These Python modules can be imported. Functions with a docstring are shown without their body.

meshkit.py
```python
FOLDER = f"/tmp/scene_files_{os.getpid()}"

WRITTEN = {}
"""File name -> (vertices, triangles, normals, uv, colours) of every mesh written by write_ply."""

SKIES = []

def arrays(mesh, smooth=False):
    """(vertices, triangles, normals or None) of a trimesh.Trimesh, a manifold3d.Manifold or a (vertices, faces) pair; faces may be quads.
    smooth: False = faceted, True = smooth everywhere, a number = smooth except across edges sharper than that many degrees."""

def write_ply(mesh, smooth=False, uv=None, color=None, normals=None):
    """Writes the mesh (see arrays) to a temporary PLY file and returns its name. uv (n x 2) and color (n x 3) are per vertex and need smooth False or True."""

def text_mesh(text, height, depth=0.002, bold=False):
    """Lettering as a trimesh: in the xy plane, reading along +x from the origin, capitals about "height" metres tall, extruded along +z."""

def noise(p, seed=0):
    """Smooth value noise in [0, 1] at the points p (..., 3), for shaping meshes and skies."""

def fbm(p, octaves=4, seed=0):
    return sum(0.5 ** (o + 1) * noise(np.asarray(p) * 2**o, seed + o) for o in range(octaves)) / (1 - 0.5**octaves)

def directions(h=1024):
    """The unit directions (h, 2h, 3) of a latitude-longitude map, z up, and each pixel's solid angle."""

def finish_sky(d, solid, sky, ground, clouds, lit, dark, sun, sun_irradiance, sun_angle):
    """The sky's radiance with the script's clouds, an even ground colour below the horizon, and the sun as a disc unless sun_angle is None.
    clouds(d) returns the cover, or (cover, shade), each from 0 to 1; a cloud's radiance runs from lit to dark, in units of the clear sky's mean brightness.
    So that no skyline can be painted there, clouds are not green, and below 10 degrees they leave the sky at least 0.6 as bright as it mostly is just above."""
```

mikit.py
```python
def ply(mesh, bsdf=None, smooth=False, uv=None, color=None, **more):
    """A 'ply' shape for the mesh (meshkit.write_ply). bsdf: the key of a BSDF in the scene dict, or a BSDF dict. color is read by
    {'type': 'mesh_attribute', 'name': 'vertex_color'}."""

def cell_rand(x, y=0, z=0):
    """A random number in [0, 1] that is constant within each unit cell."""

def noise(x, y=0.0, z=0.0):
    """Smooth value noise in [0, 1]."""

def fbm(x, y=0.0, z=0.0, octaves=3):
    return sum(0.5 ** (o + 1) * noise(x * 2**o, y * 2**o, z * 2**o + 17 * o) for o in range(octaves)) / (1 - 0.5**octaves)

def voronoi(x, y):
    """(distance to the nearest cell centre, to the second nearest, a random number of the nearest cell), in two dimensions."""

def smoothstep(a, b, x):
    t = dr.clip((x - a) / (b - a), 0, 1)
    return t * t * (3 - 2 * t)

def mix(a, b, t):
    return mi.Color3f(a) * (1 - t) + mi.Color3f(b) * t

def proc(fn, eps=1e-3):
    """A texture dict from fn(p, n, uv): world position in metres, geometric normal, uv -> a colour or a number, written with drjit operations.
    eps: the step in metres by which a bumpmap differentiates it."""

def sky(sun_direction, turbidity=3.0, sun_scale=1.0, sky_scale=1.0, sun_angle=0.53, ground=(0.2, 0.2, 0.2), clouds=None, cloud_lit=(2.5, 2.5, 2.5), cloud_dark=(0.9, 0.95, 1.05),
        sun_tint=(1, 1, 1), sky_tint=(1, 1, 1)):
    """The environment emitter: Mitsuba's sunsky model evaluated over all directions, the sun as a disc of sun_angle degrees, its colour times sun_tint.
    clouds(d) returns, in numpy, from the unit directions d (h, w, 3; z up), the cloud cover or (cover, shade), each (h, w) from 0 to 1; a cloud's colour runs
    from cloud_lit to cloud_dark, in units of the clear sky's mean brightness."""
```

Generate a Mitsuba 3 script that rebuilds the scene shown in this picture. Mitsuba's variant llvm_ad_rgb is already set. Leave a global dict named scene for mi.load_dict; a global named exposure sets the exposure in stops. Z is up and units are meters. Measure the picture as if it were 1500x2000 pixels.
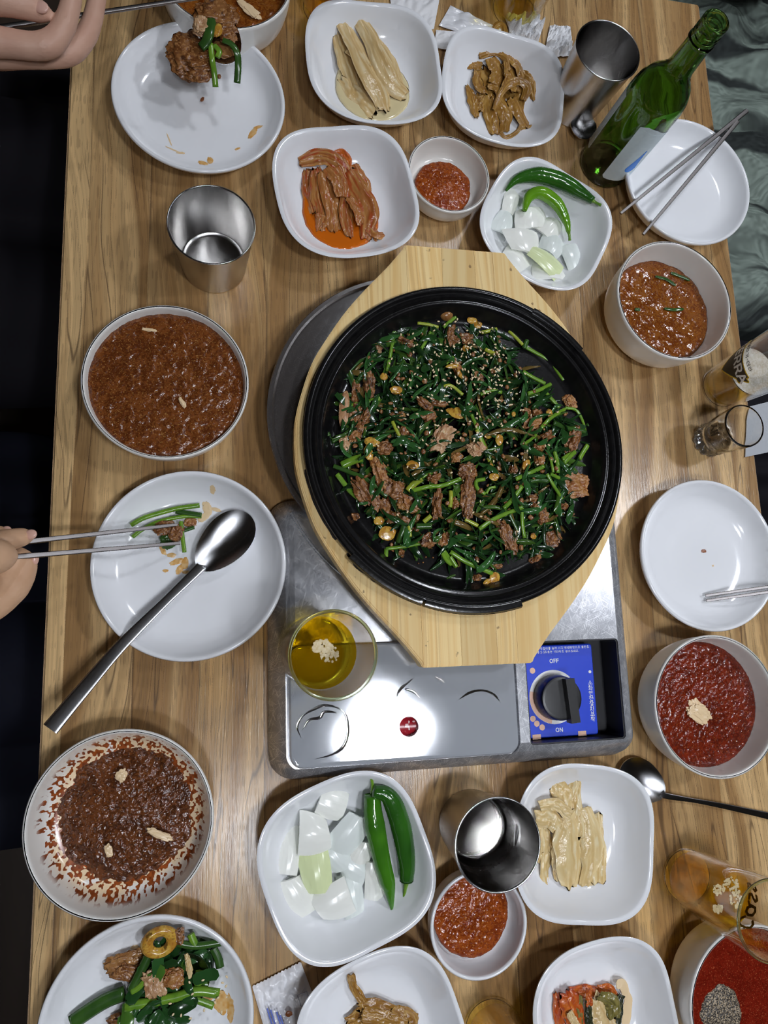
import math, random
import numpy as np
import trimesh, manifold3d
import shapely.geometry as sg
import shapely.affinity as sa
import shapely.ops as so
import drjit as dr
import mitsuba as mi
import mikit, meshkit
from manifold3d import Manifold, CrossSection
from mikit import noise, fbm, voronoi, smoothstep, mix, proc

scene, labels = {}, {}
T4 = mi.ScalarTransform4f

# ------------------------------------------------------------------ camera, lamps, exposure
# Everything is laid out in centimetres around the point of the table below the lens and scaled to metres when written.
CM = 0.01
TABLE_X0, TABLE_X1, TABLE_Y0, TABLE_Y1 = -17.3, 60.9, -66.0, 81.7
_r = np.array([0.97884368, -0.03349307, 0.2018496])
_d = np.array([0.00115396, -0.98559204, -0.16913605])
_v = np.array([0.20460625, 0.16579068, -0.96470189])
_m = np.eye(4)
_m[:3, 0], _m[:3, 1], _m[:3, 2], _m[:3, 3] = -_r, -_d, _v, [0, 0, 0.72]
scene['camera'] = {'type': 'perspective', 'fov': math.degrees(2 * math.atan(750 / 1386)), 'fov_axis': 'x', 'to_world': T4(_m), 'near_clip': 0.02, 'far_clip': 50.0}
exposure = 1.05
CEILING = 165.0
# cross-shaped ceiling fixtures: (x, y in cm, turn in degrees, radiance)
LAMPS = [(46, -32, 8, 74.0), (1, -60, 52, 46.0), (135, 38, 20, 76.0), (88, 128, 33, 64.0)]
LAMP_TINT = (0.945, 0.985, 1.06)

# ------------------------------------------------------------------ helpers
def key_for(name):
    if name not in scene and name not in labels:
        return name
    k = 1
    while f'{name}_{k:03d}' in scene or f'{name}_{k:03d}' in labels:
        k += 1
    return f'{name}_{k:03d}'


def thing(name, label, cat, group=None):
    """A thing whose parts follow: the key that its parts' keys start with."""
    key = key_for(name)
    labels[key] = {'label': label, 'category': cat}
    if group:
        labels[key]['group'] = group
    return key


def obj(name, mesh, bsdf, parent=None, smooth=35, label=None, cat=None, group=None, kind=None, color=None, **more):
    """One entry of the scene; the mesh is in centimetres."""
    key = key_for(f'{parent}__{name}' if parent else name)
    if isinstance(mesh, Manifold):
        q = mesh.to_mesh()
        mesh = trimesh.Trimesh(q.vert_properties[:, :3], q.tri_verts, process=False)
    m = trimesh.Trimesh(np.asarray(mesh.vertices) * CM, mesh.faces, process=False)
    scene[key] = mikit.ply(m, bsdf, smooth, color=color, **more)
    said = {k: v for k, v in (('label', label), ('category', cat), ('group', group), ('kind', kind)) if v}
    if said:
        labels[key] = said
    return key


def tm(v, f):
    return trimesh.Trimesh(np.asarray(v, float), np.asarray(f, int), process=False)


def cat_(*ms):
    return trimesh.util.concatenate(list(ms))


def moved(m, x=0, y=0, z=0, rz=0, rx=0, ry=0):
    m = m.copy()
    for a, ax in ((rx, [1, 0, 0]), (ry, [0, 1, 0]), (rz, [0, 0, 1])):
        if a:
            m.apply_transform(trimesh.transformations.rotation_matrix(math.radians(a), ax))
    m.apply_translation([x, y, z])
    return m


def spline(pts, n):
    """Catmull-Rom through the points, n samples, even in arc length."""
    p = np.asarray(pts, float)
    if len(p) == 2:
        return p[0] + (p[1] - p[0]) * np.linspace(0, 1, n)[:, None]
    q = np.vstack([2 * p[0] - p[1], p, 2 * p[-1] - p[-2]])
    out = []
    for i in range(len(p) - 1):
        a, b, c, d = q[i:i + 4]
        t = np.linspace(0, 1, 24, endpoint=False)[:, None]
        out.append(0.5 * (2 * b + (c - a) * t + (2 * a - 5 * b + 4 * c - d) * t**2 + (3 * b - a - 3 * c + d) * t**3))
    out = np.vstack(out + [p[-1:]])
    s = np.r_[0, np.cumsum(np.linalg.norm(np.diff(out, axis=0), axis=1))]
    u = np.linspace(0, s[-1], n)
    return np.stack([np.interp(u, s, out[:, k]) for k in range(out.shape[1])], 1)


def grid_faces(nu, nv, wrap_v=False):
    i, j = np.meshgrid(np.arange(nu - 1), np.arange(nv if wrap_v else nv - 1), indexing='ij')
    a, b = i * nv + j, i * nv + (j + 1) % nv
    c, d = a + nv, b + nv
    return np.vstack([np.stack([a, b, d], -1).reshape(-1, 3), np.stack([a, d, c], -1).reshape(-1, 3)])


def closed_grid(rings):
    """Rings (nu, nv, 3), each closed, capped at both ends."""
    nu, nv = rings.shape[:2]
    v = np.vstack([rings.reshape(-1, 3), rings[0].mean(0), rings[-1].mean(0)])
    j = np.arange(nv)
    k = (j + 1) % nv
    f = np.vstack([grid_faces(nu, nv, True), np.stack([np.full(nv, nu * nv), k, j], 1),
                   np.stack([np.full(nv, nu * nv + 1), (nu - 1) * nv + j, (nu - 1) * nv + k], 1)])
    m = tm(v, f)
    if m.volume < 0:
        m.invert()
    return m


def lathe(prof, n=96, shape=None, a=1.0):
    """The profile [(r, z)] turned about z (r times shape(angle, row) if given), closed along the axis."""
    p = np.asarray(prof, float)
    t = np.arange(n) * 2 * np.pi / n
    r = p[:, :1] * np.ones(n)
    if shape is not None:
        r = np.array([p[k, 0] * shape(t, p[k]) for k in range(len(p))])
    rings = np.stack([r * np.cos(t), r * np.sin(t), np.repeat(p[:, 1:2], n, 1)], -1) * [a, a, 1]
    return closed_grid(rings)


def tie(pts, n):
    """A profile resampled smoothly."""
    return spline(pts, n)


def frames(c):
    t = np.gradient(c, axis=0)
    t /= np.linalg.norm(t, axis=1, keepdims=True) + 1e-9
    s = np.cross(t, [0, 0, 1.0])
    bad = np.linalg.norm(s, axis=1) < 0.15
    s[bad] = np.cross(t[bad], [0, 1.0, 0])
    s /= np.linalg.norm(s, axis=1, keepdims=True) + 1e-9
    return t, s, np.cross(s, t)


def tube(path, r, n=14, sides=10, flat=1.0, roll=0.0, square=1.0):
    """A tube along the path; r one number or one per control point; flat squeezes it along its normal."""
    c = spline(path, n)
    t, s, b = frames(c)
    rr = np.full(n, r) if np.isscalar(r) else np.interp(np.linspace(0, 1, n), np.linspace(0, 1, len(r)), r)
    a = np.arange(sides) * 2 * np.pi / sides
    ca, sa_ = (np.sign(q) * np.abs(q) ** square for q in (np.cos(a), np.sin(a)))
    sa_ = sa_ * flat
    x, y = ca * math.cos(roll) - sa_ * math.sin(roll), ca * math.sin(roll) + sa_ * math.cos(roll)
    return closed_grid(c[:, None] + rr[:, None, None] * (x[None, :, None] * s[:, None] + y[None, :, None] * b[:, None]))


def ribbon(path, w, t=0.12, n=16, nv=7, wav=0.0, freq=1.0, seed=0, curl=0.0, roll=0.0, ridge=0.0, ends=0.5, rag=0.0):
    """A soft strip with thickness t: w one number or one per control point, wav lifts it with noise, curl bends it across, ridge adds lengthwise ribs."""
    c = spline(path, n)
    tt, s, b = frames(c)
    u = np.linspace(0, 1, n)
    ww = np.full(n, w) if np.isscalar(w) else np.interp(u, np.linspace(0, 1, len(w)), w)
    ww = ww * np.clip(np.minimum(u, 1 - u) * 8 + ends, 0, 1)
    v = np.linspace(-1, 1, nv)
    if rag:
        k = np.stack([u * 7, u * 0, u * 0 + seed], 1)
        lo, hi = meshkit.noise(k, seed), meshkit.noise(k + 31, seed)
    else:
        lo = hi = np.full(n, 0.5)
    vv = v[None] * np.where(v[None] < 0, 1 + rag * (lo[:, None] - 0.5), 1 + rag * (hi[:, None] - 0.5))
    roll_ = roll if np.isscalar(roll) else np.interp(u, np.linspace(0, 1, len(roll)), roll)[:, None]
    q = np.stack([np.repeat(u[:, None], nv, 1) * 5 * freq, np.repeat(v[None], n, 0) * 1.3 * freq, np.full((n, nv), seed * 3.7)], -1)
    lift = wav * (meshkit.fbm(q, 3, seed) - 0.5) * 2 + curl * (vv**2) + ridge * np.sin(vv * 9 + seed + q[..., 0] * 0.5)
    off = ww[:, None] * 0.5 * vv
    x, z = off * np.cos(roll_) - lift * np.sin(roll_), off * np.sin(roll_) + lift * np.cos(roll_)
    top = c[:, None] + x[..., None] * s[:, None] + z[..., None] * b[:, None]
    nn = -np.sin(roll_)[..., None] * s[:, None] + np.cos(roll_)[..., None] * b[:, None] if not np.isscalar(roll_) else (-math.sin(roll_) * s + math.cos(roll_) * b)[:, None]
    edge = np.clip((1 - np.abs(v)) * 3, 0.35, 1)[None, :, None]
    up, lo_ = top + nn * t * 0.5 * edge, top - nn * t * 0.5 * edge
    return closed_grid(np.concatenate([up, lo_[:, ::-1]], 1))


def blob(size, seed=0, amp=0.25, freq=1.2, sub=3):
    m = trimesh.creation.icosphere(subdivisions=sub, radius=1.0)
    v = np.asarray(m.vertices)
    k = 1 + amp * 2 * (meshkit.fbm(v * freq + seed * 7.13, 3, seed) - 0.5)
    return tm(v * k[:, None] * np.asarray(size), m.faces)


def limp(path, w, seed, pal, t=0.12, n=40, nv=17, wav=0.22, ridge=0.07, curl=0.0, roll=0.0):
    """A limp pickled leaf: folded lengthwise, streaked along its fibres, ragged at both ends. Returns the mesh and its colours."""
    c = spline(path, n)
    tt, s, b = frames(c)
    u, v = np.linspace(0, 1, n), np.linspace(-1, 1, nv)
    uu, vv = np.meshgrid(u, v, indexing='ij')
    ww = np.interp(u, np.linspace(0, 1, len(w)), w)[:, None] * (0.86 + 0.28 * meshkit.noise(np.stack([uu * 6, np.sign(vv), uu * 0 + seed], -1), seed))
    f = lambda a, c_, o=0: np.stack([uu * a + o, vv * c_, uu * 0 + seed * 3.7], -1)
    lift = wav * 2 * (meshkit.fbm(f(3.0, 1.6), 3, seed) - 0.5) + 0.30 * (meshkit.fbm(f(6.0, 2.4, 3), 4, seed + 9) - 0.5) * min(1.2, np.mean(w)) + ridge * 2 * (meshkit.noise(f(1.6, 5.0), seed + 1) - 0.5) + 0.05 * (meshkit.noise(f(14, 9), seed + 2) - 0.5) - curl * vv**2
    x = 0.5 * ww * vv + 0.10 * (meshkit.noise(f(8, 2.0, 9), seed + 3) - 0.5)
    end = (np.exp(-uu * 14) * -1 + np.exp(-(1 - uu) * 14)) * (meshkit.noise(f(0, 3.2, 5), seed + 4) - 0.3) * 0.5 * np.mean(w)
    r = math.cos(roll), math.sin(roll)
    top = c[:, None] + (x * r[0] - lift * r[1])[..., None] * s[:, None] + (x * r[1] + lift * r[0])[..., None] * b[:, None] + end[..., None] * tt[:, None]
    nn = (-r[1] * s + r[0] * b)[:, None]
    th = t * np.clip((1 - np.abs(vv)) * 4, 0.25, 1)[..., None]
    m = closed_grid(np.concatenate([top, (top - nn * th)[:, ::-1]], 1))
    k = np.clip((meshkit.fbm(f(2.2, 7.0), 3, seed + 5) - 0.3) / 0.4, 0, 1)[..., None]
    col = np.array(pal[0]) * (1 - k) + np.array(pal[1]) * k
    k = np.clip((meshkit.noise(f(7, 6), seed + 6) - 0.6) / 0.15, 0, 1)[..., None] * 0.7
    col = col * (1 - k) + np.array(pal[2]) * k
    col = np.concatenate([col, col[:, ::-1]], 1).reshape(-1, 3)
    col = np.vstack([col, col[:1], col[-1:]])
    return m, col


def lump(size, seed=0, amp=0.35, sub=4):
    """A torn lump of meat: stringy and ragged."""
    m = trimesh.creation.icosphere(subdivisions=sub, radius=1.0)
    v = np.asarray(m.vertices)
    o = np.array([seed * 7.13, seed * 1.7, 0])
    k = 1 + amp * 2.6 * (meshkit.fbm(v * 1.9 + o, 3, seed) - 0.5) + 0.34 * (meshkit.noise(v * [2.5, 6.5, 5] + o, seed + 1) - 0.5) + 0.16 * (meshkit.noise(v * 11 + o, seed + 2) - 0.5)
    sx = np.sign(v[:, :2]) * np.abs(v[:, :2]) ** 0.8
    return tm(np.c_[sx, v[:, 2]] * k[:, None] * np.asarray(size), m.faces)


ORDER = ['first', 'second', 'third', 'fourth', 'fifth', 'sixth', 'seventh', 'eighth', 'ninth', 'tenth', 'eleventh', 'twelfth', 'thirteenth', 'fourteenth', 'fifteenth', 'sixteenth', 'seventeenth', 'eighteenth', 'nineteenth', 'twentieth', 'twenty-first', 'twenty-second']


def ordinals(xs, what):
    """Labels that count the things from the left."""
    rank = np.argsort(np.argsort(xs))
    return [('leftmost ' if r == 0 else 'rightmost ' if r == len(xs) - 1 else f'{ORDER[r]} from the left, ') + what for r in rank]


def slab(shape, z0, z1):
    """A shapely polygon as a plate."""
    gs = [g for g in getattr(shape, 'geoms', [shape]) if g.geom_type == 'Polygon' and g.area > 1e-6]
    ms = [trimesh.creation.extrude_polygon(g, z1 - z0, engine='earcut') for g in gs]
    m = cat_(*ms)
    m.apply_translation([0, 0, z0])
    return m


def rrect(x0, y0, x1, y1, r, q=8):
    return sg.box(x0 + r, y0 + r, x1 - r, y1 - r).buffer(r, quad_segs=q)


def solid(shape, z0, z1):
    """A shapely polygon as a Manifold plate."""
    polys = [np.asarray(shape.exterior.coords)[:-1]] + [np.asarray(h.coords)[:-1] for h in shape.interiors]
    return Manifold.extrude(CrossSection(polys, manifold3d.FillRule.EvenOdd), z1 - z0).translate((0, 0, z0))


def hull(pts):
    return Manifold.hull_points(np.asarray(pts, float))


def layers(*rows):
    """Convex solid through (polygon, z) layers."""
    return hull(np.vstack([np.c_[np.asarray(s.exterior.coords)[:-1], np.full(len(s.exterior.coords) - 1, z)] for s, z in rows]))


# ------------------------------------------------------------------ materials
def rgb(*c):
    return {'type': 'rgb', 'value': [float(x) for x in c]}


def mat(name, color, rough=0.4, spec=0.5, bump=None, two=False, **kw):
    base = rgb(*color) if isinstance(color, (tuple, list)) else color
    d = {'type': 'principled', 'base_color': base, 'roughness': rough, 'specular': spec, **kw}
    if bump:
        d = {'type': 'bumpmap', 'arbitrary': proc(bump[0], bump[2] if len(bump) > 2 else 2e-4), 'scale': bump[1], 'bsdf': d}
    scene[name] = {'type': 'twosided', 'bsdf': d} if two else d
    return name


def metal(name, alpha, color=(0.60, 0.60, 0.62), bump=None, dull=None):
    d = {'type': 'roughconductor', 'material': 'none', 'distribution': 'beckmann', 'alpha': alpha, 'specular_reflectance': color if isinstance(color, dict) else rgb(*color)}
    if bump:
        d = {'type': 'bumpmap', 'arbitrary': proc(bump[0], bump[2] if len(bump) > 2 else 2e-4), 'scale': bump[1], 'bsdf': d}
    if dull:    # worn steel: part of the surface scatters evenly
        d = {'type': 'blendbsdf', 'weight': dull[0], 'a': d, 'b': {'type': 'diffuse', 'reflectance': dull[1] if isinstance(dull[1], dict) else rgb(*dull[1])}}
    scene[name] = {'type': 'twosided', 'bsdf': d}
    return name


VC = {'type': 'mesh_attribute', 'name': 'vertex_color'}


def table_wood(p, n, uv):
    x, y = p.x * 100, p.y * 100
    stave = dr.floor((x + 3.3 + 1.2 * (noise(y * 0.02, 3.0) - 0.5)) / 6.1)
    sh = mikit.cell_rand(stave, 2.0)
    xw = x + (noise(x * 0.10 + sh * 9, y * 0.035) - 0.5) * 5 + (noise(x * 0.3, y * 0.11 + sh * 5) - 0.5) * 1.2
    broad = fbm(xw * 0.55, y * 0.02 + sh * 11, 1.0)
    fine = fbm(xw * 5.0, y * 0.10 + sh * 3, 5.0)
    ring = dr.abs(fbm(xw * 0.33 + sh * 4, y * 0.012 + 7, 2.0) * 9.0 - 4.5)
    line = smoothstep(0.06, 0.0, dr.abs(ring - dr.floor(ring) - 0.5)) * smoothstep(0.36, 0.52, noise(x * 0.2, y * 0.05, 8.0))
    pore = smoothstep(0.66, 0.80, noise(x * 13.0, y * 0.75 + sh * 7, 2.0))
    c = mix((0.64, 0.43, 0.205), (0.32, 0.18, 0.072), smoothstep(0.28, 0.66, broad * 0.75 + sh * 0.22))
    c = c * (0.72 + 0.52 * fine)
    seam = smoothstep(0.045, 0.0, dr.abs((x + 3.3 + 1.2 * (noise(y * 0.02, 3.0) - 0.5)) / 6.1 - stave)) * smoothstep(0.3, 0.55, noise(stave * 3.3, y * 0.06))
    c = mix(c, (0.085, 0.048, 0.026), dr.maximum(line * 0.72, seam * 0.7))
    return mix(c, (0.12, 0.07, 0.04), pore * 0.30)


def table_relief(p, n, uv):
    return noise(p.x * 900, p.y * 45) * 0.6 + noise(p.x * 2200, p.y * 130, 3.0) * 0.4


mat('table_laminate', proc(table_wood), 0.23, 0.42, bump=(table_relief, 8e-5, 1.5e-4))
mat('table_edge', proc(lambda p, n, uv: mix((0.40, 0.26, 0.14), (0.22, 0.13, 0.06), noise(p.x * 60, p.y * 300, p.z * 900))), 0.45)


def pine(seed, light):
    def f(p, n, uv):
        x, y = p.x * 100, p.y * 100
        xw = x + (noise(x * 0.2 + seed, y * 0.05) - 0.5) * 2.2
        g = fbm(xw * 3.2 + seed * 3, y * 0.07 + seed, p.z * 60)
        lines = smoothstep(0.55, 0.75, noise(xw * 6.0 + seed * 5, y * 0.05, 4.0))
        c = mix((0.82, 0.61, 0.285), (0.73, 0.48, 0.18), smoothstep(0.3, 0.75, g)) * light
        c = mix(c, (0.47, 0.26, 0.08), lines * 0.30 * smoothstep(0.4, 0.65, noise(x * 0.7 + seed, 1.0)))
        return mix(c, (0.12, 0.05, 0.016), smoothstep(0.80, 0.88, fbm(x * 1.4 + seed, y * 1.4, p.z * 150)) * 0.65)
    return f


for _i, _l in enumerate((1.0, 1.12, 0.92, 1.05)):
    mat(f'pine_{_i}', proc(pine(3.1 * _i + 1, _l)), 0.5, 0.3)
mat('char', (0.018, 0.010, 0.006), 0.6)

mat('melamine', (0.80, 0.812, 0.835), 0.12, 0.5)
mat('melamine_warm', (0.80, 0.785, 0.745), 0.15, 0.5)
mat('blue_line', (0.13, 0.20, 0.34), 0.3)
mat('blue_line_worn', proc(lambda p, n, uv: mix((0.05, 0.13, 0.20), (0.74, 0.76, 0.76), smoothstep(0.45, 0.55, noise(p.x * 420, p.y * 420)))), 0.3)


def stained(p, n, uv):
    x, y = p.x * 100 + 9.63, p.y * 100 + 15.44
    r, a = dr.sqrt(x * x + y * y), dr.atan2(y, x)
    film = smoothstep(7.0, 6.0, r + 1.0 * (noise(a * 3.0 + 20, 1.0) - 0.5)) * smoothstep(0.25, 0.5, noise(x * 1.3, y * 1.3, 4.0) + 0.25)
    spots = smoothstep(0.51, 0.57, noise(a * 21 + 90, r * 4.5, 2.0) * 0.5 + noise(x * 6.0, y * 6.0, 9.0) * 0.5 + (6.7 - r) * 0.09)
    spots = spots * smoothstep(7.25, 6.9, r)
    c = mix((0.80, 0.785, 0.745), (0.80, 0.62, 0.40), film)
    return mix(c, mix((0.35, 0.085, 0.018), (0.14, 0.03, 0.008), noise(x * 5, y * 5)), spots)


mat('melamine_stained', proc(stained), 0.2)


def brushed(p, n, uv):
    return noise(p.x * 5000, p.y * 220, p.z * 4000) * 0.5 + noise(p.x * 180, p.y * 2600, p.z * 3000) * 0.5


def scratched(p, n, uv):
    s = 0.0
    for k, a in enumerate((0.3, 1.0, 1.9, 2.5, 2.9)):
        u, v = p.x * math.cos(a) + p.y * math.sin(a), -p.x * math.sin(a) + p.y * math.cos(a)
        s = s + smoothstep(0.80, 0.90, noise(u * 2300, v * 95, 5.0 * k))
    return s


def scratch_tone(p, n, uv):
    return mix((0.36, 0.37, 0.40), (0.84, 0.85, 0.88), dr.clip(fbm(p.x * 160, p.y * 160, 2.0) * 0.55 + scratched(p, n, uv) * 0.6, 0, 1))


metal('steel_cup', 0.10, (0.58, 0.57, 0.56), bump=(lambda p, n, uv: noise(p.x * 150, p.y * 150, p.z * 5000), 8e-7, 6e-5))
metal('steel_rim', 0.06, (0.70, 0.70, 0.71))
metal('steel_spoon', 0.11, (0.60, 0.60, 0.62), bump=(scratched, 4e-7))
metal('steel_stick', 0.22, (0.30, 0.28, 0.275))
metal('steel_tray', 0.085, proc(scratch_tone), bump=(scratched, 9e-7), dull=(0.5, proc(lambda p, n, uv: scratch_tone(p, n, uv) * 0.74)))
metal('steel_lid', 0.016, proc(lambda p, n, uv: mix((0.55, 0.56, 0.58), (0.66, 0.67, 0.69), fbm(p.x * 60, p.y * 60, 1.0))), bump=(scratched, 2e-7), dull=(0.5, (0.66, 0.70, 0.76)))
metal('steel_dark', 0.10, proc(lambda p, n, uv: mix((0.28, 0.265, 0.26), (0.60, 0.60, 0.61), dr.clip(scratched(p, n, uv) * 0.45 + fbm(p.x * 90, p.y * 90) * 0.25, 0, 1))), bump=(scratched, 9e-7), dull=(0.45, (0.12, 0.108, 0.104)))
mat('black_plastic', (0.012, 0.012, 0.013), 0.35)
mat('black_well', (0.010, 0.010, 0.013), 0.45)
mat('canister_red', proc(lambda p, n, uv: mix((0.35, 0.01, 0.02), (0.75, 0.5, 0.5), smoothstep(0.72, 0.76, noise(p.x * 420, p.y * 420)))), 0.25)
mat('panel_blue', (0.012, 0.055, 0.62), 0.35)
mat('print_white', (0.80, 0.80, 0.80), 0.4)
mat('print_peach', (0.80, 0.50, 0.36), 0.4)
mat('cast_iron', proc(lambda p, n, uv: mix((0.003, 0.003, 0.0035), (0.009, 0.0085, 0.0085), fbm(p.x * 250, p.y * 250))), 0.19, 0.42,
    bump=(lambda p, n, uv: fbm(p.x * 420, p.y * 420, p.z * 420), 0.7e-4))


def paste(a, b, fleck, scale=1.0):
    def f(p, n, uv):
        x, y = p.x * 100 * scale, p.y * 100 * scale
        c = mix(a, b, smoothstep(0.3, 0.7, fbm(x * 1.1, y * 1.1, 1.0) * 0.55 + noise(x * 7, y * 7, 3.0) * 0.45))
        return mix(c, fleck, smoothstep(0.74, 0.95, noise(x * 15 + 3 * noise(x * 4, y * 4), y * 15, 7.0)) * 0.7)
    return f


def grainy(p, n, uv):
    return noise(p.x * 700, p.y * 700, p.z * 700) * 0.6 + noise(p.x * 1700, p.y * 1700, p.z * 1700) * 0.4


mat('paste_brown', proc(paste((0.185, 0.054, 0.012), (0.095, 0.023, 0.005), (0.45, 0.23, 0.07))), 0.18, 0.5, bump=(grainy, 2.6e-4))
mat('paste_dark', proc(paste((0.135, 0.040, 0.011), (0.055, 0.016, 0.005), (0.24, 0.10, 0.03))), 0.17, 0.5, bump=(grainy, 3.5e-4))
mat('stew_brown', proc(paste((0.23, 0.070, 0.010), (0.135, 0.030, 0.004), (0.42, 0.22, 0.05))), 0.13, 0.5, bump=(grainy, 1.5e-4))
mat('sauce_red', proc(paste((0.165, 0.016, 0.004), (0.085, 0.008, 0.0025), (0.35, 0.10, 0.03))), 0.17, 0.5, bump=(grainy, 2.6e-4))
mat('sauce_orange', proc(paste((0.29, 0.058, 0.007), (0.17, 0.025, 0.003), (0.55, 0.22, 0.05))), 0.13, 0.5, bump=(grainy, 2.2e-4))
mat('soup_red', proc(paste((0.17, 0.011, 0.004), (0.12, 0.007, 0.0025), (0.40, 0.09, 0.035))), 0.16, 0.5, bump=(grainy, 0.6e-4))
mat('brine_orange', (0.52, 0.115, 0.006), 0.08)
mat('chilli_oil', proc(lambda p, n, uv: mix((0.50, 0.095, 0.010), (0.30, 0.035, 0.006), fbm(p.x * 180, p.y * 180))), 0.1)
mat('brine_pale', (0.66, 0.56, 0.32), 0.08)
mat('smear_orange', proc(lambda p, n, uv: mix((0.62, 0.30, 0.06), (0.72, 0.50, 0.24), noise(p.x * 500, p.y * 500))), 0.3)
mat('smear_brown', (0.24, 0.075, 0.022), 0.3)
mat('smear_pale', (0.74, 0.56, 0.33), 0.3)
mat('pepper_grains', proc(lambda p, n, uv: mix((0.035, 0.028, 0.022), (0.42, 0.33, 0.22), smoothstep(0.45, 0.7, noise(p.x * 1500, p.y * 1500, p.z * 1500)))), 0.5)
mat('tofu', (0.80, 0.60, 0.36), 0.3)


def kimchi(a, b, c3):
    def f(p, n, uv):
        x, y, z = p.x * 100, p.y * 100, p.z * 100
        c = mix(a, b, smoothstep(0.3, 0.7, fbm(x * 1.5, y * 1.5, z * 1.5)))
        return mix(c, c3, smoothstep(0.62, 0.72, noise(x * 4.5, y * 4.5, z * 4.5)) * 0.7)
    return f


fibre = (lambda p, n, uv: fbm(p.x * 330, p.y * 330, p.z * 330), 2.5e-4)
mat('kimchi_red', proc(kimchi((0.46, 0.215, 0.058), (0.32, 0.11, 0.025), (0.34, 0.055, 0.010))), 0.26, 0.5, bump=fibre)
mat('kimchi_orange', proc(kimchi((0.62, 0.17, 0.03), (0.48, 0.085, 0.014), (0.35, 0.035, 0.01))), 0.22, 0.5, bump=fibre)
mat('kimchi_pale', proc(kimchi((0.68, 0.52, 0.27), (0.60, 0.42, 0.18), (0.72, 0.60, 0.36))), 0.25, 0.5, bump=fibre)
mat('kimchi_yellow', proc(kimchi((0.72, 0.57, 0.28), (0.64, 0.46, 0.20), (0.76, 0.66, 0.40))), 0.22, 0.5, bump=fibre)
mat('kimchi_green', (0.20, 0.17, 0.045), 0.3)
mat('pickle_brown', proc(kimchi((0.43, 0.235, 0.058), (0.31, 0.145, 0.030), (0.52, 0.32, 0.10))), 0.16, 0.6, bump=fibre)
mat('onion_white', (0.86, 0.87, 0.81), 0.2, 0.5)
mat('onion_cool', (0.74, 0.79, 0.76), 0.22, 0.5)
mat('onion_green', (0.70, 0.78, 0.44), 0.22, 0.5)
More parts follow.
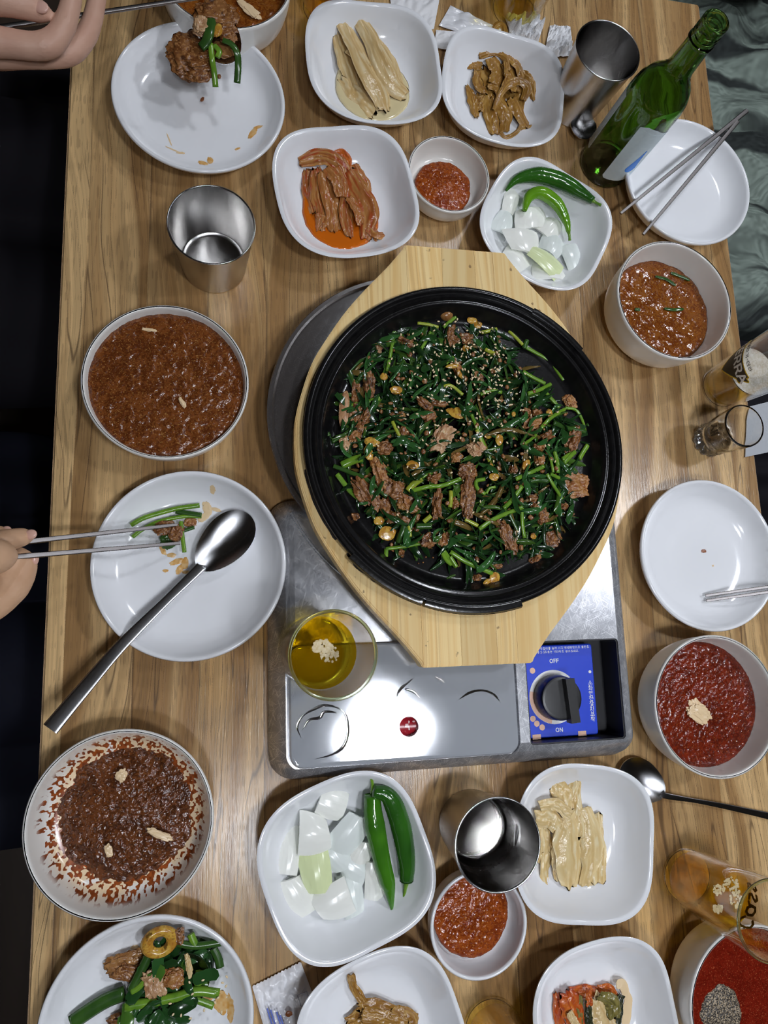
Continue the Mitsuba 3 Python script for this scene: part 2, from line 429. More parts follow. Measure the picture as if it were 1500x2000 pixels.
mat('pepper_dark', proc(lambda p, n, uv: mix((0.030, 0.125, 0.012), (0.018, 0.080, 0.010), noise(p.x * 90, p.y * 90))), 0.13, 0.6, bump=(lambda p, n, uv: fbm(p.x * 130, p.y * 130, p.z * 130), 7e-4))
mat('pepper_light', proc(lambda p, n, uv: mix((0.14, 0.34, 0.015), (0.09, 0.25, 0.010), noise(p.x * 90, p.y * 90))), 0.13, 0.6, bump=(lambda p, n, uv: fbm(p.x * 130, p.y * 130, p.z * 130), 7e-4))
mat('pepper_mid', proc(lambda p, n, uv: mix((0.055, 0.20, 0.012), (0.032, 0.13, 0.009), noise(p.x * 90, p.y * 90))), 0.13, 0.6, bump=(lambda p, n, uv: fbm(p.x * 130, p.y * 130, p.z * 130), 7e-4))
mat('stem_green', proc(lambda p, n, uv: mix((0.19, 0.35, 0.030), (0.075, 0.19, 0.018), fbm(p.x * 160, p.y * 160))), 0.2, 0.5)
mat('stem_yellow', proc(lambda p, n, uv: mix((0.42, 0.43, 0.045), (0.22, 0.32, 0.03), fbm(p.x * 110, p.y * 110))), 0.2, 0.5)
mat('stem_dark', proc(lambda p, n, uv: mix((0.045, 0.115, 0.018), (0.018, 0.055, 0.011), fbm(p.x * 110, p.y * 110))), 0.2, 0.5)
mat('soft_leaf', VC, 0.25, 0.5, bump=(lambda p, n, uv: fbm(p.x * 420, p.y * 420, p.z * 420), 4.5e-4))
mat('leaf_mix', VC, 0.17, 0.55, bump=(lambda p, n, uv: fbm(p.x * 260, p.y * 260, p.z * 260), 1.5e-4))

def ragged(a, b, c3):
    def f(p, n, uv):
        x, y, z = p.x * 100, p.y * 100, p.z * 100
        c = mix(a, b, smoothstep(0.35, 0.65, fbm(x * 2.3, y * 2.3, z * 2.3)))
        c = mix(c, c3, smoothstep(0.60, 0.70, noise(x * 7, y * 7, z * 7)) * 0.7)
        return mix(c, (0.035, 0.012, 0.005), smoothstep(0.62, 0.74, fbm(x * 1.7 + 5, y * 1.7, z * 1.7)) * 0.75)
    return f


mat('meat', proc(ragged((0.25, 0.105, 0.033), (0.14, 0.048, 0.013), (0.38, 0.185, 0.065))), 0.3, 0.5, bump=(grainy, 4e-4))
mat('meat_orange', proc(ragged((0.36, 0.165, 0.05), (0.25, 0.085, 0.022), (0.46, 0.25, 0.10))), 0.3, 0.5, bump=(grainy, 4e-4))
mat('meat_pale', proc(kimchi((0.50, 0.30, 0.155), (0.36, 0.175, 0.08), (0.58, 0.40, 0.22))), 0.3, 0.5, bump=(grainy, 3e-4))
mat('garlic', proc(ragged((0.56, 0.34, 0.055), (0.44, 0.21, 0.028), (0.34, 0.13, 0.02))), 0.2, 0.5)
mat('mushroom', proc(kimchi((0.34, 0.17, 0.06), (0.24, 0.105, 0.034), (0.18, 0.07, 0.02))), 0.2, 0.5)
mat('sesame', (0.76, 0.60, 0.36), 0.4)

mat('paper', (0.78, 0.785, 0.80), 0.75, 0.2, two=True)
mat('paper_grey', (0.42, 0.44, 0.47), 0.6, 0.3, two=True)
mat('wrapper', (0.76, 0.77, 0.80), 0.2, 0.6, two=True)
mat('print_blue', (0.10, 0.15, 0.50), 0.4)
mat('print_grey', (0.30, 0.32, 0.38), 0.4)
mat('print_black', (0.012, 0.012, 0.012), 0.4)
mat('print_navy', (0.014, 0.010, 0.07), 0.4)
mat('print_gold', (0.62, 0.42, 0.02), 0.35)
mat('label_paper', proc(lambda p, n, uv: mix((0.62, 0.72, 0.76), (0.54, 0.65, 0.70), fbm(p.x * 300, p.y * 300, p.z * 300))), 0.4, two=True)
mat('label_blue', (0.02, 0.22, 0.80), 0.35, two=True)
mat('foam', proc(lambda p, n, uv: mix((0.74, 0.71, 0.64), (0.55, 0.49, 0.36), noise(p.x * 700, p.y * 700))), 0.45)
mat('foam_amber', proc(lambda p, n, uv: mix((0.60, 0.45, 0.20), (0.72, 0.60, 0.36), noise(p.x * 900, p.y * 900))), 0.35)
scene['glass'] = {'type': 'dielectric', 'int_ior': 1.5, 'specular_transmittance': rgb(0.99, 0.995, 0.99)}
scene['glass_green'] = {'type': 'dielectric', 'int_ior': 1.5, 'specular_transmittance': rgb(0.49, 0.68, 0.36)}
scene['thin_glass'] = {'type': 'thindielectric', 'int_ior': 1.33}
scene['glass_rim'] = {'type': 'dielectric', 'int_ior': 1.5, 'specular_transmittance': rgb(0.86, 0.93, 0.74)}
scene['beer'] = {'type': 'thindielectric', 'int_ior': 1.25, 'specular_transmittance': rgb(0.99, 0.83, 0.16)}
scene['beer_light'] = {'type': 'thindielectric', 'int_ior': 1.25, 'specular_transmittance': rgb(0.94, 0.85, 0.34)}
scene['water'] = {'type': 'dielectric', 'int_ior': 1.33}

mat('skin', proc(lambda p, n, uv: mix((0.66, 0.42, 0.265), (0.56, 0.325, 0.19), fbm(p.x * 70, p.y * 70, p.z * 70))), 0.45, 0.4,
    bump=(lambda p, n, uv: fbm(p.x * 900, p.y * 900, p.z * 900), 1.2e-4))
mat('skin_ruddy', proc(lambda p, n, uv: mix((0.60, 0.38, 0.28), (0.52, 0.29, 0.21), fbm(p.x * 70, p.y * 70, p.z * 70))), 0.48, 0.4,
    bump=(lambda p, n, uv: fbm(p.x * 900, p.y * 900, p.z * 900), 1.2e-4))
mat('nail', (0.66, 0.40, 0.32), 0.2, 0.5)
mat('cloth_black', (0.008, 0.007, 0.010), 0.8, 0.2)
mat('cloth_navy', (0.008, 0.009, 0.018), 0.8, 0.2)


def marbled(p, n, uv):
    x, y = p.x * 100, p.y * 100
    w = y + (noise(x * 0.18, y * 0.2, 1.0) - 0.5) * 6
    c = mix((0.22, 0.27, 0.235), (0.028, 0.034, 0.033), smoothstep(0.36, 0.62, fbm(x * 0.05, w * 0.42, 2.0)))
    return c * (0.7 + 0.6 * noise(x * 1.2, w * 2.5, 4.0))


mat('cloth_marbled', proc(marbled), 0.75, 0.2, bump=(lambda p, n, uv: noise(p.x * 2500, p.y * 2500), 2e-4))
mat('cloth_grey', (0.16, 0.165, 0.19), 0.7, 0.2)
mat('floor_wood', proc(lambda p, n, uv: mix((0.075, 0.050, 0.036), (0.04, 0.027, 0.019), fbm(p.x * 40, p.y * 3))), 0.45)
mat('wall_paint', (0.26, 0.25, 0.235), 0.9, 0.1)
mat('ceiling_paint', (0.46, 0.46, 0.455), 0.9, 0.1)
mat('lamp_white', (0.75, 0.75, 0.75), 0.4)

# ------------------------------------------------------------------ the room
def box(x0, y0, z0, x1, y1, z1):
    m = trimesh.creation.box((x1 - x0, y1 - y0, z1 - z0))
    m.apply_translation([(x0 + x1) / 2, (y0 + y1) / 2, (z0 + z1) / 2])
    return m


RX0, RX1, RY0, RY1, FLOOR = -230, 330, -300, 300, -73.0
obj('floor', box(RX0, RY0, FLOOR - 5, RX1, RY1, FLOOR), 'floor_wood', smooth=False, kind='structure')
obj('ceiling', box(RX0, RY0, CEILING + 6, RX1, RY1, CEILING + 11), 'ceiling_paint', smooth=False, kind='structure')
obj('wall_left', box(RX0 - 8, RY0, FLOOR, RX0, RY1, CEILING + 6), 'wall_paint', smooth=False, kind='structure')
obj('wall_right', box(RX1, RY0, FLOOR, RX1 + 8, RY1, CEILING + 6), 'wall_paint', smooth=False, kind='structure')
obj('wall_back', box(RX0 - 8, RY1, FLOOR, RX1 + 8, RY1 + 8, CEILING + 6), 'wall_paint', smooth=False, kind='structure')
obj('wall_front', box(RX0 - 8, RY0 - 8, FLOOR, RX1 + 8, RY0, CEILING + 6), 'wall_paint', smooth=False, kind='structure')

for n_, (lx, ly, rot, power) in enumerate(LAMPS):
    key = thing('ceiling_lamp', ('cross-shaped white ceiling lamp over the stove', 'cross-shaped white ceiling lamp over the near edge of the table',
                                 'cross-shaped white ceiling lamp beyond the right side of the table', 'cross-shaped white ceiling lamp beyond the far right corner of the table')[n_], 'lamp')
    em = {'type': 'area', 'radiance': rgb(*(power * c for c in LAMP_TINT))}
    cross = sg.box(-11, -2.4, 11, 2.4).union(sg.box(-2.4, -11, 2.4, 11))
    cover = slab(cross, 0, 0.3)
    cover.update_faces(cover.face_normals[:, 2] < -0.5)     # the diffuser gives off light downwards
    obj('diffuser', moved(tm(cover.vertices, cover.faces), lx, ly, CEILING, rot), 'lamp_white', key, smooth=False, emitter=em)
    obj('housing', moved(cat_(slab(cross.buffer(1.0, join_style=2).difference(cross.buffer(0.05, join_style=2)), -0.3, 1.0), slab(cross.buffer(1.0, join_style=2), 1.0, 6)), lx, ly, CEILING, rot), 'lamp_white', key, smooth=False)

# ------------------------------------------------------------------ the table
TABLE = thing('table', 'long restaurant table with a brown wood-grain laminate top holding all the dishes', 'table')
top = rrect(TABLE_X0, TABLE_Y0, TABLE_X1, TABLE_Y1, 0.3, 4)
obj('tabletop', layers((top.buffer(-0.12), 0.0), (top, -0.15), (top, -2.6)), 'table_laminate', TABLE, smooth=30)
obj('edge_band', slab(top.buffer(0.12, join_style=2).difference(top.buffer(-0.05)), -2.55, -0.2), 'table_edge', TABLE, smooth=False)
for x in (12, 32):
    for y in (-58, 74):
        obj('leg', box(x - 2.5, y - 2.5, FLOOR, x + 2.5, y + 2.5, -2.6), 'black_plastic', TABLE, smooth=False)

# ------------------------------------------------------------------ the gas stove
STOVE = thing('gas_stove', 'scratched stainless steel table gas stove with a blue control panel', 'gas stove')
SX, SY = 18.4, 21.4     # the round burner
BX0, BY0 = 22.05, 17.5   # what stands on it
t0 = rrect(3.1, -13.6, 41.0, 13.4, 2.4)
tray = layers((t0, 0.0), (t0.buffer(0.02), 0.5), (t0.buffer(-0.5), 2.0), (t0.buffer(-1.0), 2.95), (t0.buffer(-1.55), 3.7), (t0.buffer(-1.95), 3.93), (t0.buffer(-2.4), 4.0))
lid_shape = rrect(4.85, -12.1, 27.0, -1.1, 1.2)
well_shape = rrect(28.3, -11.5, 38.6, -1.5, 0.4)
tray = tray - solid(lid_shape.buffer(0.28), 3.45, 6) - solid(well_shape, 0.5, 6)
hole = sg.Point(16.05, -8.95).buffer(1.25, quad_segs=12)
tray = tray - solid(hole.buffer(0.5), 0.9, 6)
obj('tray', tray, 'steel_tray', STOVE, smooth=28)
lid = layers((lid_shape, 3.5), (lid_shape, 4.15), (lid_shape.buffer(-0.14), 4.32), (lid_shape.buffer(-0.3), 4.36)) - solid(hole.buffer(-0.32), 0, 6)
LID = obj('canister_lid', lid, 'steel_lid', STOVE, smooth=30)
obj('hole_lip', moved(lathe([(0.93, 4.30), (0.97, 4.42), (1.15, 4.45), (1.4, 4.36), (1.4, 4.30)], 32), 16.05, -8.95), 'steel_lid', LID) if False else None
obj('gas_canister', moved(tube([(-2.2, 0, 0), (2.2, 0, 0)], 1.5, 8, 20), 16.0, -9.0, 2.35), 'canister_red', STOVE, label='red gas canister seen through the round hole')
obj('well_lining', slab(well_shape, 0.5, 0.62), 'black_well', STOVE)
obj('well_wall', slab(well_shape.buffer(-0.02).difference(well_shape.buffer(-0.14)), 0.6, 3.85), 'black_well', STOVE)
PANEL = obj('control_panel', layers((rrect(28.6, -11.2, 36.7, -2.0, 0.3), 0.6), (rrect(28.6, -11.2, 36.7, -2.0, 0.3), 1.85), (rrect(28.7, -11.1, 36.6, -2.1, 0.3), 1.95)), 'panel_blue', STOVE, label='blue control panel with white print')
KX, KY = (32.05, -7.22, 1.95)[:2]
KR = 2.7
dial = sg.Point(KX, KY).buffer(KR, quad_segs=24)
obj('dial_print', slab(dial.difference(sg.Point(KX, KY).buffer(1.2)), 1.95, 1.965), 'print_white', PANEL, smooth=False)
wedge = sg.Polygon([(KX, KY)] + [(KX + 6 * math.cos(a), KY + 6 * math.sin(a)) for a in np.radians(np.linspace(165, 260, 20))])
obj('dial_heat_print', slab(dial.buffer(-0.03).intersection(wedge).difference(sg.Point(KX, KY).buffer(1.2)), 1.965, 1.975), 'print_peach', PANEL, smooth=False)
for d in [(29.88, -4.5, 1.95), (29.58, -9.26, 1.95), (29.97, -9.76, 1.95), (30.52, -10.16, 1.95)]:
    obj('print_dot', slab(sg.Point(d[0], d[1]).buffer(0.30), 1.95, 1.965), 'print_peach', PANEL, smooth=False)
for d in [(29.86, -11.03, 1.95), (34.86, -10.98, 1.95)]:
    obj('print_box', slab(sg.box(d[0] - 0.45, d[1] - 0.27, d[0] + 0.45, d[1] + 0.22), 1.95, 1.965), 'print_peach', PANEL, smooth=False)
knob = lathe([(0, 1.96), (2.2, 1.96), (2.3, 2.2), (2.2, 3.55), (2.1, 3.82), (1.85, 3.9), (0, 3.9)], 48)
kx, ky = (32.14, -6.65, 3.4)[:2]
kx, ky = KX, KY
KNOB = obj('knob', moved(knob, kx, ky), 'black_plastic', STOVE, smooth=30, label='round black control knob')
grip = Manifold.cube((0.95, 4.3, 1.1), True).translate((0, 0, 4.15))
obj('knob_grip', moved(tm(grip.to_mesh().vert_properties[:, :3], grip.to_mesh().tri_verts), kx + 0.75, ky - 0.2, 0, 4), 'black_plastic', KNOB, smooth=False)

obj('burner_housing', moved(lathe([(0, 0), (13.6, 0), (14.0, 0.4), (14.4, 3.4), (14.0, 3.9), (0, 3.9)], 96), SX, SY), 'steel_dark', STOVE)
ring_prof = [(11.0, 3.95), (14.8, 3.95), (15.3, 4.1), (15.42, 4.35), (15.3, 4.55), (14.95, 4.56), (14.75, 4.45), (14.55, 4.5), (12.3, 4.62), (11.8, 4.5), (11.5, 4.1)]
rp = np.array(ring_prof + ring_prof[:1])
_t = np.arange(128) * 2 * np.pi / 128
ring = tm(np.stack([rp[:, :1] * np.cos(_t), rp[:, :1] * np.sin(_t), np.repeat(rp[:, 1:2], 128, 1)], -1).reshape(-1, 3), grid_faces(len(rp), 128, True))
obj('drip_ring', moved(ring, SX, SY, 0.02), 'steel_dark', STOVE, smooth=30, label='dark scratched steel drip ring')
arc = [(22.1 + 18.85 * math.cos(a), 20.0 + 18.85 * math.sin(a), 4.0) for a in np.radians(np.linspace(203, 337, 40))]
obj('embossed_ring', tube([q for q in arc if q[1] < 12.6], 0.16, 60, 10, 0.7), 'steel_tray', STOVE, smooth=True)
for k in range(4):
    obj('pot_support', moved(box(7.5, -0.35, 3.9, 15.2, 0.35, 6.18), BX0, BY0, 0, 45 + 90 * k), 'black_plastic', STOVE, smooth=False)

# lettering: capital latin from meshkit, Hangul drawn stroke by stroke
JAMO = {  # strokes in a unit box
    'ㄱ': [[(0.1, 0.9), (0.9, 0.9), (0.8, 0.1)]], 'ㄲ': [[(0, .9), (.42, .9), (.4, .1)], [(.55, .9), (1, .9), (.95, .1)]], 'ㄴ': [[(0.15, 0.9), (0.15, 0.1), (0.95, 0.1)]],
    'ㄷ': [[(0.9, 0.9), (0.1, 0.9), (0.1, 0.1), (0.95, 0.1)]], 'ㄹ': [[(0.1, 0.95), (0.9, 0.95), (0.9, 0.52), (0.1, 0.52), (0.1, 0.05), (0.95, 0.05)]],
    'ㅁ': [[(0.1, 0.9), (0.9, 0.9), (0.9, 0.1), (0.1, 0.1), (0.1, 0.9)]], 'ㅂ': [[(0.1, 1), (0.1, 0.05), (0.9, 0.05), (0.9, 1)], [(0.1, 0.55), (0.9, 0.55)]],
    'ㅅ': [[(0.5, 1), (0.45, 0.6), (0.05, 0.05)], [(0.45, 0.6), (0.95, 0.05)]],
    'ㅇ': [[(0.5 + 0.42 * math.cos(a), 0.5 + 0.42 * math.sin(a)) for a in np.linspace(0, 2 * math.pi, 13)]],
    'ㅈ': [[(0.08, 0.92), (0.92, 0.92)], [(0.5, 0.92), (0.45, 0.55), (0.05, 0.05)], [(0.45, 0.55), (0.95, 0.05)]],
    'ㅊ': [[(0.35, 1.08), (0.65, 1.08)], [(0.08, 0.82), (0.92, 0.82)], [(0.5, 0.82), (0.45, 0.5), (0.05, 0.05)], [(0.45, 0.5), (0.95, 0.05)]],
    'ㅌ': [[(0.9, 0.95), (0.1, 0.95), (0.1, 0.05), (0.95, 0.05)], [(0.1, 0.5), (0.85, 0.5)]],
    'ㅎ': [[(0.35, 1.05), (0.65, 1.05)], [(0.08, 0.8), (0.92, 0.8)], [(0.5 + 0.32 * math.cos(a), 0.33 + 0.32 * math.sin(a)) for a in np.linspace(0, 2 * math.pi, 13)]],
}
CHO, JUNG, JONG = 'ㄱㄲㄴㄷㄸㄹㅁㅂㅃㅅㅆㅇㅈㅉㅊㅋㅌㅍㅎ', 'ㅏㅐㅑㅒㅓㅔㅕㅖㅗㅘㅙㅚㅛㅜㅝㅞㅟㅠㅡㅢㅣ', ' ㄱㄲㄳㄴㄵㄶㄷㄹㄺㄻㄼㄽㄾㄿㅀㅁㅂㅄㅅㅆㅇㅈㅊㅋㅌㅍㅎ'
UPRIGHT = {'ㅏ': [(0.0, 1)], 'ㅐ': [], 'ㅓ': [], 'ㅔ': [], 'ㅣ': [], 'ㅑ': []}


def syllable(ch):
    """Strokes of one Hangul syllable in a unit square."""
    n = ord(ch) - 0xAC00
    c, v, j = CHO[n // 588], JUNG[n % 588 // 28], JONG[n % 28]
    lo = 0.40 if j != ' ' else 0.0
    out = []

    def put(strokes, x0, y0, x1, y1):
        out.extend([(x0 + a * (x1 - x0), y0 + b * (y1 - y0)) for a, b in s] for s in strokes)
    h = 1 - lo
    tall = v in 'ㅏㅐㅑㅓㅔㅕㅣ'
    flat = v in 'ㅗㅛㅜㅠㅡ'
    if tall:
        put(JAMO[c], 0.0, lo + 0.08 * h, 0.52, lo + 0.92 * h)
        y0, y1, m = lo, 1.0, lo + 0.5 * h
        if v in 'ㅏㅑ':
            out += [[(0.74, y0), (0.74, y1)], [(0.74, m), (0.95, m)]]
        elif v == 'ㅐ':
            out += [[(0.68, y0), (0.68, y1)], [(0.92, y0), (0.92, y1)], [(0.68, m), (0.92, m)]]
        elif v in 'ㅓㅕ':
            out += [[(0.86, y0), (0.86, y1)], [(0.60, m), (0.86, m)]]
        elif v == 'ㅔ':
            out += [[(0.74, y0), (0.74, y1)], [(0.93, y0), (0.93, y1)], [(0.55, m), (0.74, m)]]
        else:
            out += [[(0.82, y0), (0.82, y1)]]
    elif flat:
        put(JAMO[c], 0.2, lo + 0.46 * h, 0.8, lo + 1.0 * h)
        b = lo + 0.2 * h
        out += [[(0.0, b), (1.0, b)]]
        if v == 'ㅗ':
            out += [[(0.5, b), (0.5, b + 0.2 * h)]]
        elif v == 'ㅜ':
            out += [[(0.5, b), (0.5, b - 0.2 * h)]]
    else:  # ㅘ ㅢ ㅟ ...
        put(JAMO[c], 0.02, lo + 0.45 * h, 0.55, lo + 0.98 * h)
        b = lo + 0.2 * h
        out += [[(0.0, b), (0.62, b)], [(0.80, lo), (0.80, 1.0)]]
        if v == 'ㅘ':
            out += [[(0.3, b), (0.3, b + 0.2 * h)], [(0.80, lo + 0.5 * h), (0.98, lo + 0.5 * h)]]
    if j != ' ':
        put(JAMO[j], 0.18, 0.0, 0.85, 0.32)
    return out


def hangul(text, size, weight=0.09, down=False, gap=0.22):
    """A shapely shape of the text reading along +x from the origin (or downwards)."""
    lines, x, y = [], 0.0, 0.0
    for ch in text:
        if 0xAC00 <= ord(ch) < 0xD7A4:
            lines += [sg.LineString([(x + a, y + b) for a, b in s]) for s in syllable(ch)]
        elif ch == '2':
            lines += [sg.LineString([(x + a, y + b) for a, b in [(.1, .75), (.3, .95), (.5, .8), (.45, .55), (.1, .05), (.55, .05)]])]
        elif ch == '3':
            lines += [sg.LineString([(x + a, y + b) for a, b in [(.1, .9), (.5, .9), (.3, .55), (.5, .4), (.45, .1), (.1, .05)]])]
        elif ch in '-~':
            lines += [sg.LineString([(x + .1, y + .5), (x + .5, y + .5)])]
        elif ch == '.':
            lines += [sg.LineString([(x + .1, y + .02), (x + .12, y + .04)])]
        step = 0.45 if ch in ' .' else 0.65 if ch in '23-~' else 1.0 + gap
        if down:
            y -= step
        else:
            x += step
    return sa.scale(so.unary_union([l.buffer(weight / 2, quad_segs=2) for l in lines]), size, size, origin=(0, 0))


def latin(text, size, depth=0.01, bold=True):
    m = meshkit.text_mesh(text, size, depth, bold)
    return moved(m, 0, 0, 0)


px, py = (30.28, -2.18, 1.95)[:2]
obj('lettering', moved(slab(hangul('화시 손잡이를 눌러 시계 반대방향으로 돌린후', 0.245, 0.13), 1.952, 1.966), px - 0.1, py - 0.25), 'print_white', PANEL, smooth=False)
obj('lettering', moved(slab(hangul('뒤에 2-3초동안 기다린후 놓아주세요.', 0.245, 0.13), 1.952, 1.966), px - 0.1, py - 0.62), 'print_white', PANEL, smooth=False)
px, py = (36.18, -5.76, 1.95)[:2]
obj('lettering', moved(slab(hangul('소화안전장치부착', 0.46, 0.13, True, 0.14), 1.952, 1.966), px - 0.22, py - 0.46), 'print_white', PANEL, smooth=False)
px, py = (36.26, -4.88, 1.95)[:2]
obj('print_dot', slab(sg.Point(px, py).buffer(0.16), 1.95, 1.965), 'print_white', PANEL, smooth=False)
for word, (px, py, _) in (('OFF', (31.8, -3.8, 1.95)), ('ON', (31.94, -10.71, 1.95))):
    obj('lettering', moved(latin(word, 0.40, 0.014), px, py, 1.952), 'print_white', PANEL, smooth=False)

# water left standing on the lid: broken rings
def puddle(path, w, seed, z=4.36):
    return ribbon([(a, b, z + 0.01) for a, b, *_ in path], w, 0.05, 30, 5, 0.02, 3, seed, -0.02, ends=0.2, rag=0.9)


for i_, (pts_, w_) in enumerate([
        ([(5.88, -9.35, 4.36), (5.52, -8.37, 4.36), (6.03, -7.43, 4.36), (7.04, -6.88, 4.36), (8.06, -6.56, 4.36), (9.33, -6.88, 4.36), (10.08, -7.66, 4.36), (10.17, -9.13, 4.36), (9.76, -10.32, 4.36), (8.73, -10.98, 4.36), (7.09, -11.3, 4.36)], [0.15, 0.3, 0.2, 0.35, 0.3, 0.15, 0.4, 0.3, 0.4, 0.2, 0.1]),
        ([(6.01, -8.64, 4.36), (6.65, -7.83, 4.36), (7.66, -7.64, 4.36), (8.05, -7.18, 4.36), (9.07, -7.3, 4.36), (9.44, -7.62, 4.36)], [0.1, 0.2, 0.3, 0.3, 0.2, 0.1]),
        ([(14.96, -6.17, 4.36), (15.39, -5.44, 4.36), (16.63, -4.53, 4.36)], [0.2, 0.25, 0.1]),
        ([(15.79, -5.46, 4.36), (16.58, -5.75, 4.36), (17.28, -6.44, 4.36)], [0.2, 0.25, 0.1]),
        ([(18.8, -4.45, 4.36), (19.25, -4.7, 4.36), (19.73, -5.06, 4.36)], [0.12, 0.2, 0.12]),
        ([(21.07, -6.74, 4.36), (22.15, -6.15, 4.36), (23.55, -5.99, 4.36), (24.65, -6.41, 4.36), (25.36, -7.22, 4.36)], [0.1, 0.25, 0.2, 0.25, 0.15])]):
    obj('water_puddle', puddle(pts_, w_, i_), 'water', smooth=True, cat='puddle', group='water marks on the stove lid',
        label=('ring-shaped water mark at the left end of the stove lid', 'thin wavy water line inside the ring-shaped water mark', 'short water streak on the lid above the round hole, left one',
               'bent water streak just right of the short one above the round hole', 'smallest water drops on the lid below the wooden handle', 'arc of water on the lid near the control panel')[i_])

# ------------------------------------------------------------------ wooden holder and cast-iron pan
BX, BY = 22.05, 17.5
half = [(5.35, 20.9), (5.6, 20.4), (7.3, 18.3), (9.6, 15.75), (11.6, 13.3), (13.4, 10.6), (14.9, 8.0), (15.9, 5.2), (16.6, 2.4), (16.75, 0)]
q1 = half[:1] + [tuple(q) for q in spline(half[1:], 40)]
outline = q1 + [(u, -v) for u, v in q1[::-1][1:]]
outline = [(u - 0.9 * math.exp(-((v - 5) / 7) ** 2), v) for u, v in outline] + [(-u, v) for u, v in outline[::-1]]     # hand-cut, fuller on its left
board = sg.Polygon([(BX + u, BY + v) for u, v in outline]).buffer(-0.4).buffer(0.4)
pan_hole = sg.Point(BX, BY).buffer(15.6, quad_segs=32)
HOLDER = thing('wooden_pan_holder', 'pine wood pan holder with two flared handles under the black iron pan', 'wooden holder')
wood_solid = layers((sg.Polygon(board.exterior).convex_hull, 6.2), (board.convex_hull, 8.0))
edge = [(0.0, 6.2), (0.0, 7.75), (-0.13, 7.93), (-0.3, 8.0)]
pieces = solid(board, 6.2, 7.8) + solid(board.buffer(-0.1), 7.7, 7.92) + solid(board.buffer(-0.25), 7.8, 8.0)
pieces = pieces - solid(pan_hole, 7.1, 9) - solid(sg.Point(BX, BY).buffer(14.75, quad_segs=32), 5, 9)
cuts = [-20, -5.3, -1.6, 1.9, 3.9, 20]
for k in range(5):
    strip = pieces ^ Manifold.cube((cuts[k + 1] - cuts[k] - 0.02, 60, 10)).translate((BX + cuts[k] + 0.01, BY - 30, 2))
    for part in strip.decompose():
        obj('wood_strip', part, f'pine_{k % 4}', HOLDER, smooth=28)
rng = np.random.default_rng(4)
burn = [ribbon([(BX + 15.85 * math.cos(a), BY + 15.85 * math.sin(a), 8.0) for a in np.linspace(a0, a1, 6)], 0.55, 0.05, 24, 5, 0, 1, k, rag=1.2)
        for k, (a0, a1) in enumerate([(2.85, 3.12), (3.3, 3.75), (3.85, 4.15)])]
obj('burn_mark', cat_(*burn), 'char', HOLDER, kind='stuff', label='charred marks along the inner edge')

PAN = thing('iron_pan', 'round black cast iron pan filled with stir-fried greens and meat', 'pan')
pan_prof = [(0, 6.3), (13.6, 6.3), (14.6, 6.6), (15.4, 8.1), (15.95, 8.5), (16.05, 8.85), (15.95, 9.1), (15.7, 9.2), (15.5, 9.1), (15.38, 8.88), (15.25, 8.86), (15.12, 9.0), (14.95, 9.06), (14.8, 8.96),
            (14.68, 8.74), (14.55, 8.72), (14.4, 8.8), (14.25, 8.74), (14.0, 8.3), (13.6, 7.5), (13.2, 7.12), (12.7, 7.0), (0, 7.0)]
obj('body', moved(lathe(pan_prof, 160), BX, BY + 0.15), 'cast_iron', PAN, smooth=50)
for lo_, hi_ in ((39, 62), (222, 250), (251, 285)):
    a = np.radians(np.linspace(lo_, hi_, 20))
    sec = [(15.75, 8.2), (16.2, 8.4), (16.3, 8.9), (16.15, 9.25), (15.75, 9.33), (15.5, 9.2)]
    rings = np.array([[(r_ * math.cos(t), r_ * math.sin(t), z_) for r_, z_ in sec] for t in a])
    obj('lug', moved(closed_grid(rings), BX, BY), 'cast_iron', PAN, smooth=40)

# ------------------------------------------------------------------ tableware
def superellipse(t, row):
    n = row[2]
    return 1.0 / (np.abs(np.cos(t)) ** n + np.abs(np.sin(t)) ** n) ** (1 / n)


SQ = [(0, 0.25, 2), (0.50, 0.25, 2), (0.52, 0.0, 2), (0.58, 0.0, 2), (0.60, 0.22, 2.1), (0.68, 0.55, 2.3), (0.84, 1.75, 2.65), (0.945, 3.1, 2.8), (0.99, 3.72, 2.85), (1.0, 3.9, 2.85),
      (0.992, 4.0, 2.85), (0.972, 4.02, 2.85), (0.95, 3.93, 2.85), (0.915, 3.5, 2.8), (0.85, 2.6, 2.8), (0.76, 1.6, 2.55), (0.66, 0.95, 2.3), (0.56, 0.72, 2.15), (0.45, 0.66, 2), (0.2, 0.64, 2), (0, 0.64, 2)]


def dense(prof, n):
    return spline(prof, n)


SQ_ROWS = dense(SQ, 60)
SQ_MESH = lathe(SQ_ROWS, 128, superellipse, 1.0)
_v = np.array(SQ_MESH.vertices)     # the rim dips along the sides and rises to the corners
_f = np.r_[np.repeat(SQ_ROWS[:, 0], 128), 0, 0]
_v[:, 2] += 0.42 * (np.sin(2 * np.arctan2(_v[:, 1], _v[:, 0])) ** 2 - 0.5) * np.clip((_f - 0.6) / 0.4, 0, 1) ** 1.3
SQ_MESH = tm(_v, SQ_MESH.faces)


def sq_floor(f):
    """Height of the inside of a square plate at the fraction f of its half width."""
    p = np.array(SQ[10:])[::-1]
    return float(np.interp(f, p[:, 0], p[:, 1]))


def square_plate(c, a, rot, label):
    m = SQ_MESH.copy()
    v = np.asarray(m.vertices) * [a, a, 1]
    return obj('square_plate', moved(tm(v, m.faces), c[0], c[1], 0, rot), 'melamine', smooth=True, label=label, cat='plate')


